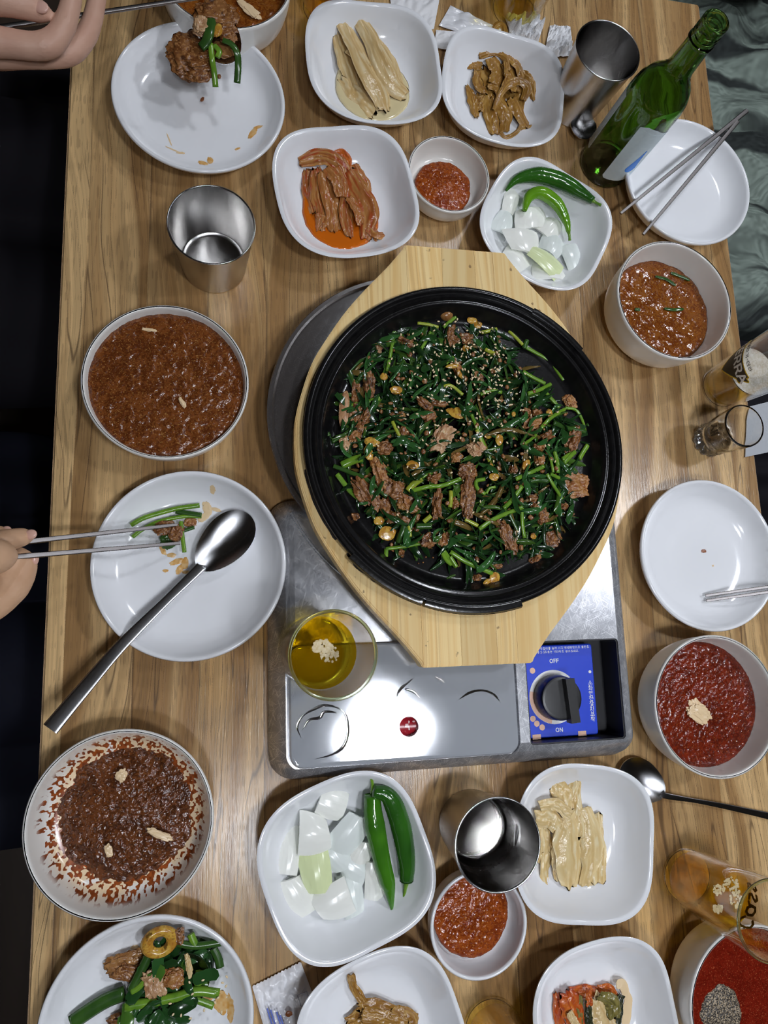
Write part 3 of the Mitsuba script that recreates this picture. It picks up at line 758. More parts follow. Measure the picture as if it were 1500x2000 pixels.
RP = [(0, 0.3), (4.9, 0.3), (5.05, 0.0), (5.5, 0.0), (5.65, 0.22), (6.6, 0.5), (7.9, 1.35), (8.55, 2.3), (8.88, 2.85), (8.95, 3.05), (8.85, 3.2), (8.65, 3.2), (8.45, 3.0), (8.1, 2.35), (7.4, 1.5), (6.5, 0.98), (5.6, 0.8),
      (4.6, 0.75), (3.3, 0.74), (3.15, 0.765), (3.0, 0.74), (2.4, 0.735), (2.25, 0.765), (2.1, 0.735), (1.6, 0.73), (1.45, 0.76), (1.3, 0.73), (0, 0.73)]
RP_MESH = lathe(dense(RP, 90), 128)


def round_plate(c, r, label, lean=0.0, up=0.0):
    k = r / 8.95
    return obj('round_plate', moved(tm(np.asarray(RP_MESH.vertices) * [k, k, 1], RP_MESH.faces), c[0], c[1], up, 0, 0, lean), 'melamine', smooth=True, label=label, cat='plate')


def rp_floor(r):
    p = np.array(RP[10:])[::-1]
    return float(np.interp(r, p[:, 0], p[:, 1]))


def bowl(name, c, r, h, label, base=0.68, stripe='blue_line', bsdf='melamine_warm', wall=0.32, thick=1.0):
    p = [(0, 0.2), (base * r - 0.5, 0.2), (base * r - 0.4, 0), (base * r, 0), (base * r + 0.05, 0.25), (0.87 * r, 0.22 * h), (0.955 * r, 0.5 * h), (r - 0.08, 0.85 * h), (r, h - 0.2), (r - 0.05, h - 0.06),
         (r - 0.16, h), (r - 0.28, h - 0.05), (r - 0.36, h - 0.25), (0.945 * r - wall + 0.05, 0.6 * h), (0.88 * r - wall, 0.3 * h), (0.74 * r - wall, 0.15 * h + 0.2), (0.4 * r, 0.62), (0, 0.6)]
    key = thing(name, label, 'bowl')
    obj('body', moved(lathe(dense(p, 70), 112), c[0], c[1]), bsdf, key, smooth=True)
    if stripe:
        s = np.array([(r - 0.245, h - 0.06), (r - 0.20, h - 0.02), (r - 0.10, h + 0.0), (r - 0.05, h - 0.045), (r - 0.07, h - 0.09), (r - 0.2, h - 0.1), (r - 0.245, h - 0.06)])
        s[:, 0] -= 0.0
        s = np.array([(r - 0.235, h - 0.07), (r - 0.225, h - 0.008), (r - 0.205, h + 0.007), (r - 0.185, h + 0.008), (r - 0.17, h - 0.05), (r - 0.235, h - 0.07)])
        t = np.arange(128) * 2 * np.pi / 128
        m = tm(np.stack([s[:, :1] * np.cos(t), s[:, :1] * np.sin(t), np.repeat(s[:, 1:2], 128, 1)], -1).reshape(-1, 3), grid_faces(len(s), 128, True))
        obj('rim_stripe', moved(m, c[0], c[1]), stripe, key, smooth=True, label='thin blue line along the rim')
    return key


def bowl_r(r, h, z, wall=0.32):
    """Inner radius of a bowl at the height z."""
    p = np.array([(0.4 * r, 0.62), (0.74 * r - wall, 0.15 * h + 0.2), (0.88 * r - wall, 0.3 * h), (0.945 * r - wall + 0.05, 0.6 * h), (r - 0.36, h - 0.25)])
    return float(np.interp(z, p[:, 1], p[:, 0]))


# square side-dish plates
Q_A = square_plate((15.15, 62.8), 7.70, 4, 'square white plate of pale kimchi at the far edge of the table')
Q_B = square_plate((30.4, 61.75), 7.46, -8.5, 'square white plate of brown pickled onion strips')
Q_C = square_plate((11.6, 46.6), 7.66, 11, 'square white plate of red kimchi in orange brine')
Q_D = square_plate((34.35, 44.75), 7.42, -29, 'square white plate of onion pieces and two chillies beside the green bottle')
Q_E = square_plate((10.0, -20.8), 7.67, 19.5, 'square white plate of onion pieces and two long chillies in front of the stove')
Q_F = square_plate((33.4, -21.0), 7.37, -8, 'square white plate of yellowish kimchi in front of the control knob')
Q_G = square_plate((12.8, -35.7), 7.33, 18, 'square white plate of brown pickle strips cut by the near edge of the photo')
Q_H = square_plate((34.2, -37.0), 7.24, 8, 'square white plate of mixed orange kimchi at the near edge')
# round plates
P_A = round_plate((-3.75, 56.5), 8.95, 'round white plate with sauce smears under the spoonful of food')
P_B = round_plate((-3.95, 6.8), 8.95, 'round white plate with a steel spoon and a bite of greens on it', -5.0, 0.48)   # its right side leans on the stove
P_C = round_plate((-7.2, -32.2), 8.8, 'round white plate with a spoon of greens at the near left corner')
P_D = round_plate((53.85, 52.7), 8.4, 'round white plate with two dark chopsticks laid across it')
P_E = round_plate((51.1, 7.15), 8.4, 'round white plate with two chopstick tips at the right edge')
# bowls
B_A = bowl('soup_bowl', (-6.5, 24.35), 7.75, 4.5, 'wide white bowl full of brown paste, left of the pan')
B_B = bowl('soup_bowl', (-9.63, -15.44), 7.8, 4.5, 'wide white bowl with splattered walls and dark brown paste', stripe='blue_line_worn', bsdf='melamine_stained')
B_C = bowl('soup_bowl', (48.2, 35.55), 7.1, 6.0, 'deep white bowl of brown stew at the right edge beside the beer glass', base=0.62, stripe='blue_line_worn')
B_D = bowl('soup_bowl', (48.0, -8.6), 7.1, 6.0, 'deep white bowl of red stew with a pale lump, right of the stove', base=0.62)
B_E = bowl('soup_bowl', (48.7, -36.4), 7.1, 6.0, 'deep white bowl of red soup with ground pepper, near right corner', base=0.62)
B_F = bowl('soup_bowl', (-1.15, 69.4), 7.1, 6.0, 'deep white bowl of stew behind the held spoon at the far edge', base=0.62, stripe='blue_line_worn')
S_A = bowl('sauce_bowl', (23.3, 50.1), 4.75, 3.5, 'small white bowl of red sauce between the far plates', base=0.6, wall=0.25)
S_B = bowl('sauce_bowl', (22.3, -27.3), 4.75, 3.5, 'small white bowl of glossy red sauce under the steel cup', base=0.6, stripe=None, bsdf='melamine', wall=0.25)


def cup(c, r0, r1, h, label, level=None, z0=0.0):
    key = thing('steel_cup', label, 'cup')
    p = [(0, 0.25), (r0 - 0.5, 0.25), (r0 - 0.35, 0.02), (r0 - 0.12, 0.0), (r0, 0.15), (r0 + (r1 - r0) * 0.5, h * 0.5), (r1 - 0.06, h - 0.25), (r1 - 0.04, h - 0.12)]
    p += [(r1 - 0.12, h - 0.1), (r0 + (r1 - r0) * 0.5 - 0.12, h * 0.5), (r0 - 0.15, 0.75), (r0 - 0.5, 0.5), (0, 0.46)]
    obj('body', moved(lathe(p, 96), c[0], c[1], z0), 'steel_cup', key, smooth=40)
    t = np.arange(96) * 2 * np.pi / 96
    k = np.linspace(0, 2 * np.pi, 9)
    s = np.stack([r1 - 0.02 + 0.085 * np.cos(k), h - 0.08 + 0.085 * np.sin(k)], 1)
    m = tm(np.stack([s[:, :1] * np.cos(t), s[:, :1] * np.sin(t), np.repeat(s[:, 1:2], 96, 1)], -1).reshape(-1, 3), grid_faces(len(s), 96, True))
    obj('rim', moved(m, c[0], c[1], z0), 'steel_rim', key, smooth=True)
    if level:
        rr = r0 + (r1 - r0) * level / h - 0.13
        w = lathe([(0, 0.5), (r0 - 0.45, 0.52), (r0 - 0.1, 0.8), (rr, level), (0, level)], 64)
        obj('drinking_water', moved(w, c[0], c[1], z0), 'water', smooth=40, label='clear water in the ' + label.split(',')[0], cat='water', kind='stuff')


cup((-2.3, 39.1), 3.35, 4.12, 7.6, 'brushed steel cup, standing alone on the bare wood left of the kimchi', None)
cup((22.95, -19.1), 3.2, 4.0, 8.0, 'brushed steel cup of water, standing between the near plates', 4.6)
cup((40.9, 63.5), 3.0, 3.85, 9.0, 'tall brushed steel cup, standing beside the green bottle', None)

# ------------------------------------------------------------------ sauces, soups and stews
def sauce(name, label, cat, c, z, r, bsdf, amp=0.12, freq=2.2, irr=0.0, dome=0.0, skirt=0.5, seed=1, nr=64, nt=220, low=None, sx=1.0, sy=1.0, group=None):
    """A thick liquid or paste lying in a bowl: an uneven top, sunk at the rim, closed below."""
    t = np.arange(nt) * 2 * np.pi / nt
    rr = r * (1 + irr * 2 * (meshkit.fbm(np.stack([np.cos(t) * 2.4 + seed, np.sin(t) * 2.4, t * 0 + seed], 1), 4, seed) - 0.5))
    s = np.linspace(0, 1, nr) ** 0.8
    x, y = s[:, None] * rr * np.cos(t) * sx, s[:, None] * rr * np.sin(t) * sy
    q = np.stack([x * freq, y * freq, x * 0 + seed * 3.3], -1)
    h = amp * 2 * (meshkit.fbm(q, 4, seed) - 0.5) + dome * (1 - s[:, None] ** 2)
    h = h - 0.16 * np.clip((s[:, None] - 0.93) / 0.07, 0, 1) ** 2
    zz = z + h
    low = z - skirt if low is None else low
    rings = np.concatenate([np.stack([x, y, zz], -1), np.stack([x[-1] * 0.97, y[-1] * 0.97, np.full(nt, low)], -1)[None]])
    return obj(name, moved(closed_grid(rings), c[0], c[1]), bsdf, smooth=True, label=label, cat=cat, kind='stuff')


sauce('brown_paste', 'thick brown spicy paste filling the wide bowl left of the pan', 'paste', (-6.5, 24.35), 3.55, 7.32, 'paste_brown', 0.15, 2.1, 0.004, 0.15, 1.4, 3, nr=80, nt=300)
sauce('brown_paste', 'dark brown paste spread in the splattered bowl near the left corner', 'paste', (-9.4, -15.3), 0.85, 6.05, 'paste_dark', 0.26, 1.9, 0.17, 0.70, 0.4, 5, nr=80, nt=300)
sauce('chilli_oil', 'red chilli oil seeping out around the dark brown paste', 'oil', (-9.4, -15.35), 0.86, 6.45, 'chilli_oil', 0.02, 2.0, 0.16, 0.0, 0.25, 31, nt=200, nr=30)
sauce('stew', 'brown stew with green scraps in the deep bowl by the beer glass', 'stew', (48.2, 35.55), 3.0, 6.28, 'stew_brown', 0.22, 1.1, 0.004, 0.1, 1.4, 7)
sauce('stew', 'red stew in the deep bowl right of the stove', 'stew', (48.0, -8.6), 3.5, 6.42, 'sauce_red', 0.13, 3.4, 0.004, 0.1, 1.4, 9, nr=80, nt=300)
sauce('soup', 'bright red soup under the ground pepper, near right corner', 'soup', (48.7, -36.4), 4.4, 6.55, 'soup_red', 0.05, 2.5, 0.004, 0.0, 1.5, 11)
sauce('stew', 'brown stew with a pale streak in the far bowl behind the held spoon', 'stew', (-1.15, 69.4), 3.6, 6.45, 'stew_brown', 0.22, 1.1, 0.004, 0.1, 1.4, 13)
sauce('red_sauce', 'smooth red sauce in the small bowl between the far plates', 'sauce', (23.15, 49.75), 1.5, 3.35, 'sauce_orange', 0.12, 3.0, 0.07, 0.3, 0.6, 15, nt=160, nr=48)
sauce('red_sauce', 'glossy red sauce in the small bowl beside the steel cup of water', 'sauce', (22.1, -27.0), 1.8, 3.75, 'sauce_orange', 0.12, 3.2, 0.05, 0.3, 0.8, 17, nt=200, nr=60)
px, py = (45.92, -37.24, 4.6)[:2]
sauce('ground_pepper', 'heap of ground black pepper floating on the red soup', 'pepper', (px, py), 4.46, 2.3, 'pepper_grains', 0.16, 6.0, 0.14, 0.3, 0.3, 19, nt=120, nr=40)
px, py = (47.3, -9.45, 3.8)[:2]
obj('tofu_lump', moved(lump((1.35, 0.95, 0.4), 3, 0.4), px, py, 3.6, -35), 'tofu', smooth=True, label='pale lump floating in the red stew right of the stove', cat='tofu')
for (px, py, pz), sz, rz_, lab in (((-5.05, 22.39, 3.9), (0.55, 0.2, 0.15), -60, 'small pale bit in the middle of the brown paste left of the pan'), ((-8.24, 29.73, 3.7), (0.6, 0.16, 0.12), -5, 'pale sliver at the far side of the brown paste left of the pan'),
                               ((-9.96, -11.91, 2.2), (0.42, 0.45, 0.2), 0, 'pale bit at the far side of the dark brown paste'), ((-10.87, -18.16, 2.1), (0.28, 0.48, 0.2), 15, 'small white bit nearest the camera edge in the dark brown paste'),
                               ((-6.68, -17.17, 2.1), (1.1, 0.3, 0.2), -25, 'long pale strip at the right of the dark brown paste'), ((1.39, 66.92, 4.1), (1.3, 0.45, 0.2), -40, 'pale streak on the stew in the far bowl')):
    obj('tofu_bit', moved(lump((sz[0], sz[1], sz[2] * 0.7), int(abs(px * 7)) % 60, 0.5, 3), px, py, pz - 0.05, rz_), 'tofu', smooth=True, label=lab, cat='tofu')
for k, pts_ in enumerate(([(47.84, 39.7, 3.25), (49.15, 39.48, 3.25), (50.4, 38.76, 3.25)], [(49.91, 40.34, 3.25), (51.21, 39.95, 3.25), (52.34, 39.55, 3.25)], [(48.57, 35.77, 3.25), (49.72, 35.69, 3.25), (51.07, 35.85, 3.25)], [(44.78, 35.45, 3.25), (45.42, 35.41, 3.25)])):
    obj('herb_scrap', ribbon(pts_, 0.35, 0.1, 12, 5, 0.08, 1, k), 'stem_dark', smooth=True, label=ordinals([1300, 1329, 1315, 1245], 'green herb scrap in the brown stew by the beer glass')[k], cat='herb')

sauce('brine', 'orange brine around the red kimchi', 'brine', (11.35, 45.9), 1.05, 4.55, 'brine_orange', 0.0, 1, 0.07, 0.0, 0.4, 21, nr=20, nt=120, sx=0.95, sy=1.0)
sauce('brine', 'pale brine under the pale kimchi on the far plate', 'brine', (15.5, 61.9), 1.02, 4.35, 'brine_pale', 0.0, 1, 0.05, 0.0, 0.4, 23, nr=20, nt=120)

# ------------------------------------------------------------------ side dishes
def lift(pts, zs):
    k = np.interp(np.linspace(0, 1, len(pts)), np.linspace(0, 1, len(zs)), zs)
    return [(p[0], p[1], z) for p, z in zip(pts, k)]


PAL = {'kimchi_red': ((0.44, 0.205, 0.06), (0.27, 0.075, 0.017), (0.34, 0.035, 0.007)), 'kimchi_orange': ((0.58, 0.16, 0.022), (0.40, 0.06, 0.010), (0.30, 0.028, 0.008)),
       'kimchi_pale': ((0.66, 0.50, 0.255), (0.52, 0.345, 0.14), (0.70, 0.58, 0.35)), 'kimchi_yellow': ((0.72, 0.57, 0.30), (0.58, 0.40, 0.16), (0.76, 0.66, 0.42)),
       'pickle_brown': ((0.36, 0.19, 0.040), (0.23, 0.10, 0.018), (0.45, 0.27, 0.075)), 'kimchi_green': ((0.20, 0.17, 0.045), (0.11, 0.095, 0.025), (0.26, 0.21, 0.06)), 'stem_dark': ((0.03, 0.035, 0.012), (0.012, 0.014, 0.008), (0.08, 0.07, 0.025))}


def strips(name, group, label, cat, rows, bsdfs, wav, nv=9, thick=0.14, ridge=0.03, n=22, rag=0.35):
    if isinstance(label, str) and len(rows) > 2:
        label = ordinals([np.mean([q[0] for q in r[0]]) for r in rows], label)
    for k, (pts_, zs, w, *more) in enumerate(rows):
        m = more[0] if more else bsdfs[k % len(bsdfs)]
        w = [q * 1.4 for q in w]
        mesh, col = limp(lift(pts_, zs), w, k + 3, PAL[m], thick, 40, 17, wav * 0.9, ridge * 0.9, 0.10 * max(w), ((k * 37) % 7 - 3) * 0.10)
        obj(name, mesh, 'soft_leaf', smooth=True, color=col, label=label if isinstance(label, str) else label[k], cat=cat, group=group)


strips('kimchi_piece', 'strips of red kimchi in orange brine', 'strip of red kimchi in orange brine', 'kimchi', [
    ([(7.44, 50.04, 1.3), (7.7, 47.62, 1.3), (8.27, 45.47, 1.3)], (1.5, 1.3), [0.7, 1.1, 0.6]),
    ([(8.55, 49.94, 1.3), (8.7, 47.17, 1.3), (9.07, 45, 1.3), (8.84, 43.45, 1.3)], (2.1, 1.7, 1.2), [0.9, 1.2, 0.9, 0.7]),
    ([(9.46, 49.37, 1.3), (10.11, 46.2, 1.3), (10.56, 43.49, 1.3)], (2.5, 2.0, 1.2), [1.2, 1.3, 1.0]),
    ([(11.12, 50.22, 1.3), (11.99, 48.06, 1.3), (11.82, 45.26, 1.3), (12.28, 42.99, 1.3)], (2.6, 2.1, 1.2), [1.2, 1.1, 1.1, 0.9]),
    ([(12.04, 49.87, 1.3), (13.33, 47.64, 1.3), (14.3, 45.49, 1.3), (14.02, 42.92, 1.3)], (2.4, 2.4, 1.2), [1.3, 1.7, 1.6, 1.0]),
    ([(12.8, 51.08, 1.3), (13.9, 49.39, 1.3), (14.46, 47.19, 1.3)], (1.8, 1.6, 1.2), [1.0, 1.1, 0.7]),
    ([(14.07, 44.47, 1.3), (15.18, 43.46, 1.3), (16.11, 43.43, 1.3)], (1.5, 1.4, 1.1), [0.9, 1.0, 0.6]),
    ([(6.94, 50.66, 1.3), (8.78, 51.26, 1.3), (10.51, 50.83, 1.3), (11.93, 49.63, 1.3)], (2.2, 2.7, 2.8, 2.4), [0.8, 1.4, 1.4, 0.9]),
    ([(10.33, 51.83, 1.3), (11.16, 52.15, 1.3), (11.97, 51.45, 1.3), (11.94, 50.08, 1.3)], (2.0, 2.5, 2.3), [0.6, 0.8, 0.6], 'kimchi_orange'),
    ([(9.67, 49.84, 1.3), (10.67, 48.6, 1.3), (11.24, 46.87, 1.3)], (2.7, 2.9, 2.5), [0.8, 1.2, 0.8]),
    ([(12.06, 46.73, 1.3), (13.06, 45.6, 1.3), (13.54, 44.2, 1.3)], (2.5, 2.3, 1.6), [0.8, 1.0, 0.8]),
    ([(8.04, 50.11, 1.3), (9.41, 47.13, 1.3), (10.16, 44.11, 1.3)], (1.2, 1.4, 1.1), [2.0, 2.2, 1.6]),
    ([(11.12, 50.45, 1.3), (13.12, 47.5, 1.3), (14.47, 44.06, 1.3)], (1.3, 1.5, 1.1), [2.2, 2.4, 1.6]),
    ([(13.09, 46.38, 1.3), (14.29, 44.94, 1.3), (15.47, 42.94, 1.3)], (1.7, 1.5, 1.0), [0.6, 0.8, 0.6]),
    ([(8.66, 44.85, 1.3), (9.36, 44.37, 1.3), (9.14, 43.47, 1.3)], (1.6, 1.4, 1.1), [0.5, 0.7, 0.5])], ['kimchi_red', 'kimchi_red', 'kimchi_red'], 0.30)
strips('kimchi_piece', 'pale kimchi leaves on the far plate', 'folded pale kimchi leaf on the far square plate', 'kimchi', [
    ([(11.94, 61.99, 1.3), (13.65, 59.89, 1.3), (15.05, 58.48, 1.3)], (1.3, 1.2), [1.2, 2.0, 1.6]),
    ([(11.3, 67.49, 1.3), (12.23, 64.51, 1.3), (12.85, 62.73, 1.3), (13.35, 60.95, 1.3)], (1.8, 1.7, 1.3), [0.9, 1.3, 1.4, 1.1]),
    ([(15.36, 68.39, 1.3), (16.86, 65.83, 1.3), (18.12, 62.86, 1.3), (18.87, 61.59, 1.3)], (1.7, 1.8, 1.3), [1.0, 1.5, 1.5, 0.9]),
    ([(12.11, 69.01, 1.3), (12.95, 66.74, 1.3), (14.32, 63.69, 1.3), (16.02, 60.7, 1.3), (16.63, 59.06, 1.3)], (2.3, 2.5, 1.5), [1.3, 1.8, 2.0, 2.1, 1.6]),
    ([(13.7, 69.59, 1.3), (14.89, 67.68, 1.3), (16.03, 64.44, 1.3), (17.53, 62.15, 1.3), (19.2, 61.39, 1.3)], (2.4, 2.5, 1.4), [1.0, 1.4, 1.5, 1.8, 1.3]),
    ([(12.35, 65.15, 1.3), (13.44, 64.31, 1.3), (14.98, 63.54, 1.3)], (2.3, 2.5, 2.3), [0.5, 0.7, 0.5])], ['kimchi_pale'], 0.26, 11, 0.16, 0.05, 28, 0.25)
strips('pickle_strip', 'brown pickled onion strips on the far plate', 'brown pickled onion strip on the far square plate', 'pickle', [
    ([(28.36, 62.67, 1.1), (28.15, 60.76, 1.1)], (1.1, 1.0), [1.0, 0.9]),
    ([(26.95, 63.74, 1.1), (27.44, 62.02, 1.1), (27.9, 59.89, 1.1)], (1.1, 1.2, 1.0), [0.4, 0.9, 0.6]),
    ([(26.41, 66.53, 1.1), (27.6, 66.6, 1.1), (28.67, 66.33, 1.1)], (1.1, 1.5), [0.7, 1.0, 0.9]),
    ([(28.66, 66.11, 1.1), (28.44, 64.06, 1.1), (29.05, 62.77, 1.1)], (1.3, 1.5), [1.0, 1.3, 1.0]),
    ([(29.44, 62.61, 1.1), (29.61, 60.53, 1.1), (30.14, 57.99, 1.1)], (1.4, 1.3, 1.0), [1.1, 1.4, 0.9]),
    ([(30.4, 62.21, 1.1), (31.37, 60.23, 1.1), (31.35, 58.45, 1.1)], (1.6, 1.6, 1.1), [1.2, 1.4, 0.8]),
    ([(32.42, 62.48, 1.1), (33.2, 60.79, 1.1), (34.31, 59.35, 1.1)], (1.5, 1.5, 1.0), [1.3, 1.4, 1.0]),
    ([(33.59, 59.1, 1.1), (35.01, 59.27, 1.1)], (0.9, 0.9), [0.5, 0.5]),
    ([(30.74, 58.17, 1.1), (31.59, 57.6, 1.1), (32.94, 58.44, 1.1), (33.67, 59.58, 1.1)], (0.95, 0.9, 1.2), [0.35, 0.35, 0.35, 0.35]),
    ([(29.92, 67.15, 1.1), (30.61, 65.43, 1.1), (30.1, 63.76, 1.1)], (1.9, 2.0), [1.2, 1.4, 1.0]),
    ([(31.89, 66.58, 1.1), (32.45, 64.51, 1.1), (32.76, 63.06, 1.1)], (1.9, 2.0), [1.3, 1.5, 1.0]),
    ([(33.9, 66.44, 1.1), (34.84, 65.28, 1.1), (35.28, 62.98, 1.1)], (1.6, 1.6, 1.1), [1.1, 1.0, 0.4]),
    ([(33.37, 67.67, 1.1), (35.22, 67.72, 1.1), (36.38, 66.8, 1.1)], (1.8, 1.6, 1.2), [1.0, 0.9, 0.8]),
    ([(31.58, 68.05, 1.1), (32.91, 66.73, 1.1), (33.81, 65.13, 1.1)], (2.1, 2.2, 1.8), [0.9, 1.0, 0.8]),
    ([(28.53, 67.38, 1.1), (30.36, 67.87, 1.1), (31.52, 67.18, 1.1), (31.83, 65.71, 1.1)], (1.8, 2.2, 2.2), [0.6, 0.5, 0.5, 0.4]),
    ([(29.26, 67.92, 1.1), (30.46, 71.03, 1.1), (31.2, 71.64, 1.1), (31.67, 71, 1.1), (32, 68.33, 1.1)], (2.0, 2.3, 2.4, 2.4, 2.2), [0.5, 0.5, 0.6, 0.5, 0.5]),
    ([(30.02, 68.79, 1.1), (31.05, 69.27, 1.1), (31.39, 68.24, 1.1)], (1.7, 1.8), [1.0, 1.1, 0.9]),
    ([(31.43, 66.52, 1.1), (31.45, 64.48, 1.1), (30.95, 63.03, 1.1)], (2.5, 2.4), [0.4, 0.45, 0.35]),
    ([(29.79, 60.34, 1.1), (31.26, 63.07, 1.1), (32.93, 64.15, 1.1), (34.1, 63.57, 1.1), (33.6, 62.11, 1.1)], (2.0, 2.4, 2.3, 2.0), [0.35, 0.55, 0.7, 0.8, 0.6]),
    ([(29.28, 63.33, 1.1), (30.27, 63.25, 1.1), (30.6, 62.13, 1.1)], (1.9, 2.0), [0.5, 0.8, 0.6]),
    ([(29.46, 66.23, 1.1), (30.51, 63.82, 1.1), (30.65, 59.83, 1.1)], (1.2, 1.3, 1.1), [1.8, 2.2, 1.4]),
    ([(31.91, 67.02, 1.1), (32.76, 64.56, 1.1), (32.93, 61.17, 1.1)], (1.2, 1.3, 1.1), [1.8, 2.2, 1.4])], ['pickle_brown'], 0.16, 7, 0.13, 0.0, 20, 0.3)
strips('kimchi_piece', 'yellowish kimchi leaves on the plate in front of the stove', 'yellowish kimchi leaf on the plate before the stove knob', 'kimchi', [
    ([(33.83, -15.85, 1.2), (33.64, -18.11, 1.2), (33.51, -20.84, 1.2)], (1.2, 1.5), [1.1, 1.3, 1.2]),
    ([(31.71, -16.02, 1.2), (32.67, -17.11, 1.2), (32.74, -18.77, 1.2)], (1.2, 1.5), [1.1, 1.6, 1.2]),
    ([(30, -19.46, 1.2), (30.15, -21.45, 1.2), (30.22, -23.25, 1.2)], (1.3, 1.5, 1.0), [1.2, 1.4, 1.0]),
    ([(30.59, -22.39, 1.2), (30.15, -24.13, 1.2), (30.35, -25.57, 1.2), (30.76, -26.75, 1.2)], (1.3, 1.1, 0.9), [1.0, 0.9, 0.5, 0.2]),
    ([(35.97, -19.22, 1.2), (35.87, -21.51, 1.2), (35.72, -25.48, 1.2)], (1.3, 1.4), [1.0, 1.4, 1.2]),
    ([(34.65, -18.65, 1.2), (35.28, -21, 1.2), (35.15, -23.71, 1.2), (34.67, -25.55, 1.2)], (1.6, 1.8, 1.3), [1.3, 1.9, 1.8, 1.2]),
    ([(32.73, -18.95, 1.2), (32.54, -21.21, 1.2), (32.77, -23.49, 1.2), (32.8, -25.63, 1.2)], (1.9, 2.2, 1.3), [1.5, 2.3, 2.4, 1.6]),
    ([(31.65, -20.68, 1.2), (31.48, -22.92, 1.2), (31.73, -24.91, 1.2)], (1.7, 1.9, 1.2), [0.9, 1.3, 0.9]),
    ([(29.42, -18.86, 1.2), (30.95, -19.17, 1.2), (31.59, -20.13, 1.2)], (1.8, 2.0), [1.2, 1.5, 1.0]),
    ([(29.82, -17.71, 1.2), (31.37, -17.65, 1.2), (32.75, -18.68, 1.2)], (2.0, 2.3), [0.7, 0.9, 0.8])], ['kimchi_yellow'], 0.28, 11, 0.16, 0.05, 26, 0.25)
MIXED = [
    ([(30.51, -35.28, 1.2), (30.48, -36.9, 1.2), (30.69, -38.35, 1.2)], (1.3, 1.2), [0.6, 0.7, 0.7], 'kimchi_orange'),
    ([(31.16, -35.1, 1.2), (31.79, -36.62, 1.2), (32.19, -38.2, 1.2)], (2.0, 1.9), [1.3, 1.5, 1.2], 'kimchi_orange'),
    ([(31.27, -36.46, 1.2), (31.9, -37.8, 1.2)], (2.2, 2.2), [0.5, 0.6], 'kimchi_pale'),
    ([(32.53, -35.45, 1.2), (32.55, -37.17, 1.2), (32.59, -38.61, 1.2)], (1.9, 1.8), [0.6, 0.7, 0.7], 'kimchi_green'),
    ([(33.4, -34.83, 1.2), (33.44, -36.2, 1.2)], (2.1, 2.0), [0.3, 0.6], 'kimchi_orange'),
    ([(33.36, -35.92, 1.2), (33.35, -37.27, 1.2), (33.44, -38.72, 1.2)], (2.0, 1.9), [0.5, 0.6, 0.6], 'stem_dark'),
    ([(34.12, -35.92, 1.2), (34.96, -37.48, 1.2), (35.58, -39.01, 1.2)], (1.9, 2.0), [1.2, 1.8, 1.7], 'kimchi_pale'),
    ([(34.58, -35.61, 1.2), (35.72, -36.31, 1.2), (35.73, -37.4, 1.2)], (2.1, 2.2), [0.9, 1.4, 0.8], 'kimchi_green'),
    ([(34.93, -35.38, 1.2), (36.02, -35.52, 1.2), (36.5, -36.22, 1.2)], (1.3, 1.4), [0.8, 0.8, 0.6], 'kimchi_orange'),
    ([(37.08, -35.97, 1.2), (36.82, -36.35, 1.2), (36.76, -37.53, 1.2), (36.33, -39.11, 1.2)], (1.7, 1.6), [0.5, 0.55, 0.5, 0.5], 'stem_dark'),
    ([(31.9, -35.28, 1.2), (34.05, -35.46, 1.2), (35.56, -35.74, 1.2)], (1.1, 1.1), [0.8, 0.8, 0.6], 'kimchi_orange')]
strips('kimchi_piece', None, ['narrow orange kimchi strip at the left end of the mixed kimchi', 'wide bright orange kimchi leaf on the near mixed plate', 'pale sliver between the orange strips of the mixed kimchi',
                              'olive green strip beside the wide orange kimchi leaf', 'pointed orange tip standing up in the mixed kimchi', 'black-green strip below the pointed orange tip',
                              'wide pale kimchi leaf with orange specks in the middle of the mixed plate', 'olive green leaf folded over the wide pale kimchi leaf', 'small orange piece behind the olive green leaf',
                              'dark green stem at the right end of the mixed kimchi', 'low orange strip at the far side of the mixed kimchi'], 'kimchi', MIXED, ['kimchi_orange'], 0.16, 7, 0.14, 0.0, 18)
strips('pickle_strip', 'brown pickle strips on the near plate', 'brown pickle strip on the near square plate', 'pickle', [
    ([(10.35, -35.11, 1.1), (11.3, -34.48, 1.1), (12.68, -34.29, 1.1)], (1.1, 1.2), [1.0, 1.1, 0.9]),
    ([(11.22, -33.72, 1.1), (12.9, -34.03, 1.1), (14.57, -34.91, 1.1), (16.26, -35.6, 1.1)], (1.5, 1.6, 1.3), [0.9, 1.1, 1.0, 1.0]),
    ([(11.41, -34.31, 1.1), (13.19, -34.73, 1.1), (15.28, -35.76, 1.1)], (1.8, 1.9), [0.9, 0.9, 0.8]),
    ([(14.15, -34.57, 1.1), (15.74, -35.06, 1.1), (16.13, -35.97, 1.1)], (1.8, 1.5), [0.9, 1.0, 0.9]),
    ([(10.35, -30.88, 1.1), (10.64, -32.05, 1.1), (11.65, -33.59, 1.1)], (1.9, 1.5, 1.5), [0.5, 0.6, 0.6]),
    ([(10.54, -35.87, 1.1), (12.01, -35.33, 1.1), (13.68, -35.92, 1.1)], (1.3, 1.5), [1.2, 1.3, 1.0])], ['pickle_brown'], 0.14, 7, 0.13, 0.0, 20, 0.3)
obj('brine_smear', moved(ribbon(lift([(36.51, -34.94, 1.2), (37.5, -35.06, 1.2), (38.01, -36.05, 1.2), (38.04, -37.43, 1.2), (37.7, -39.2, 1.2)], (1.8, 1.0, 0.78, 0.75)), 0.9, 0.05, 24, 7, 0.03, 2, 4, rag=0.8), 0, 0, 0), 'smear_pale', smooth=True,
    label='orange brine smear right of the mixed kimchi', cat='smear', kind='stuff')


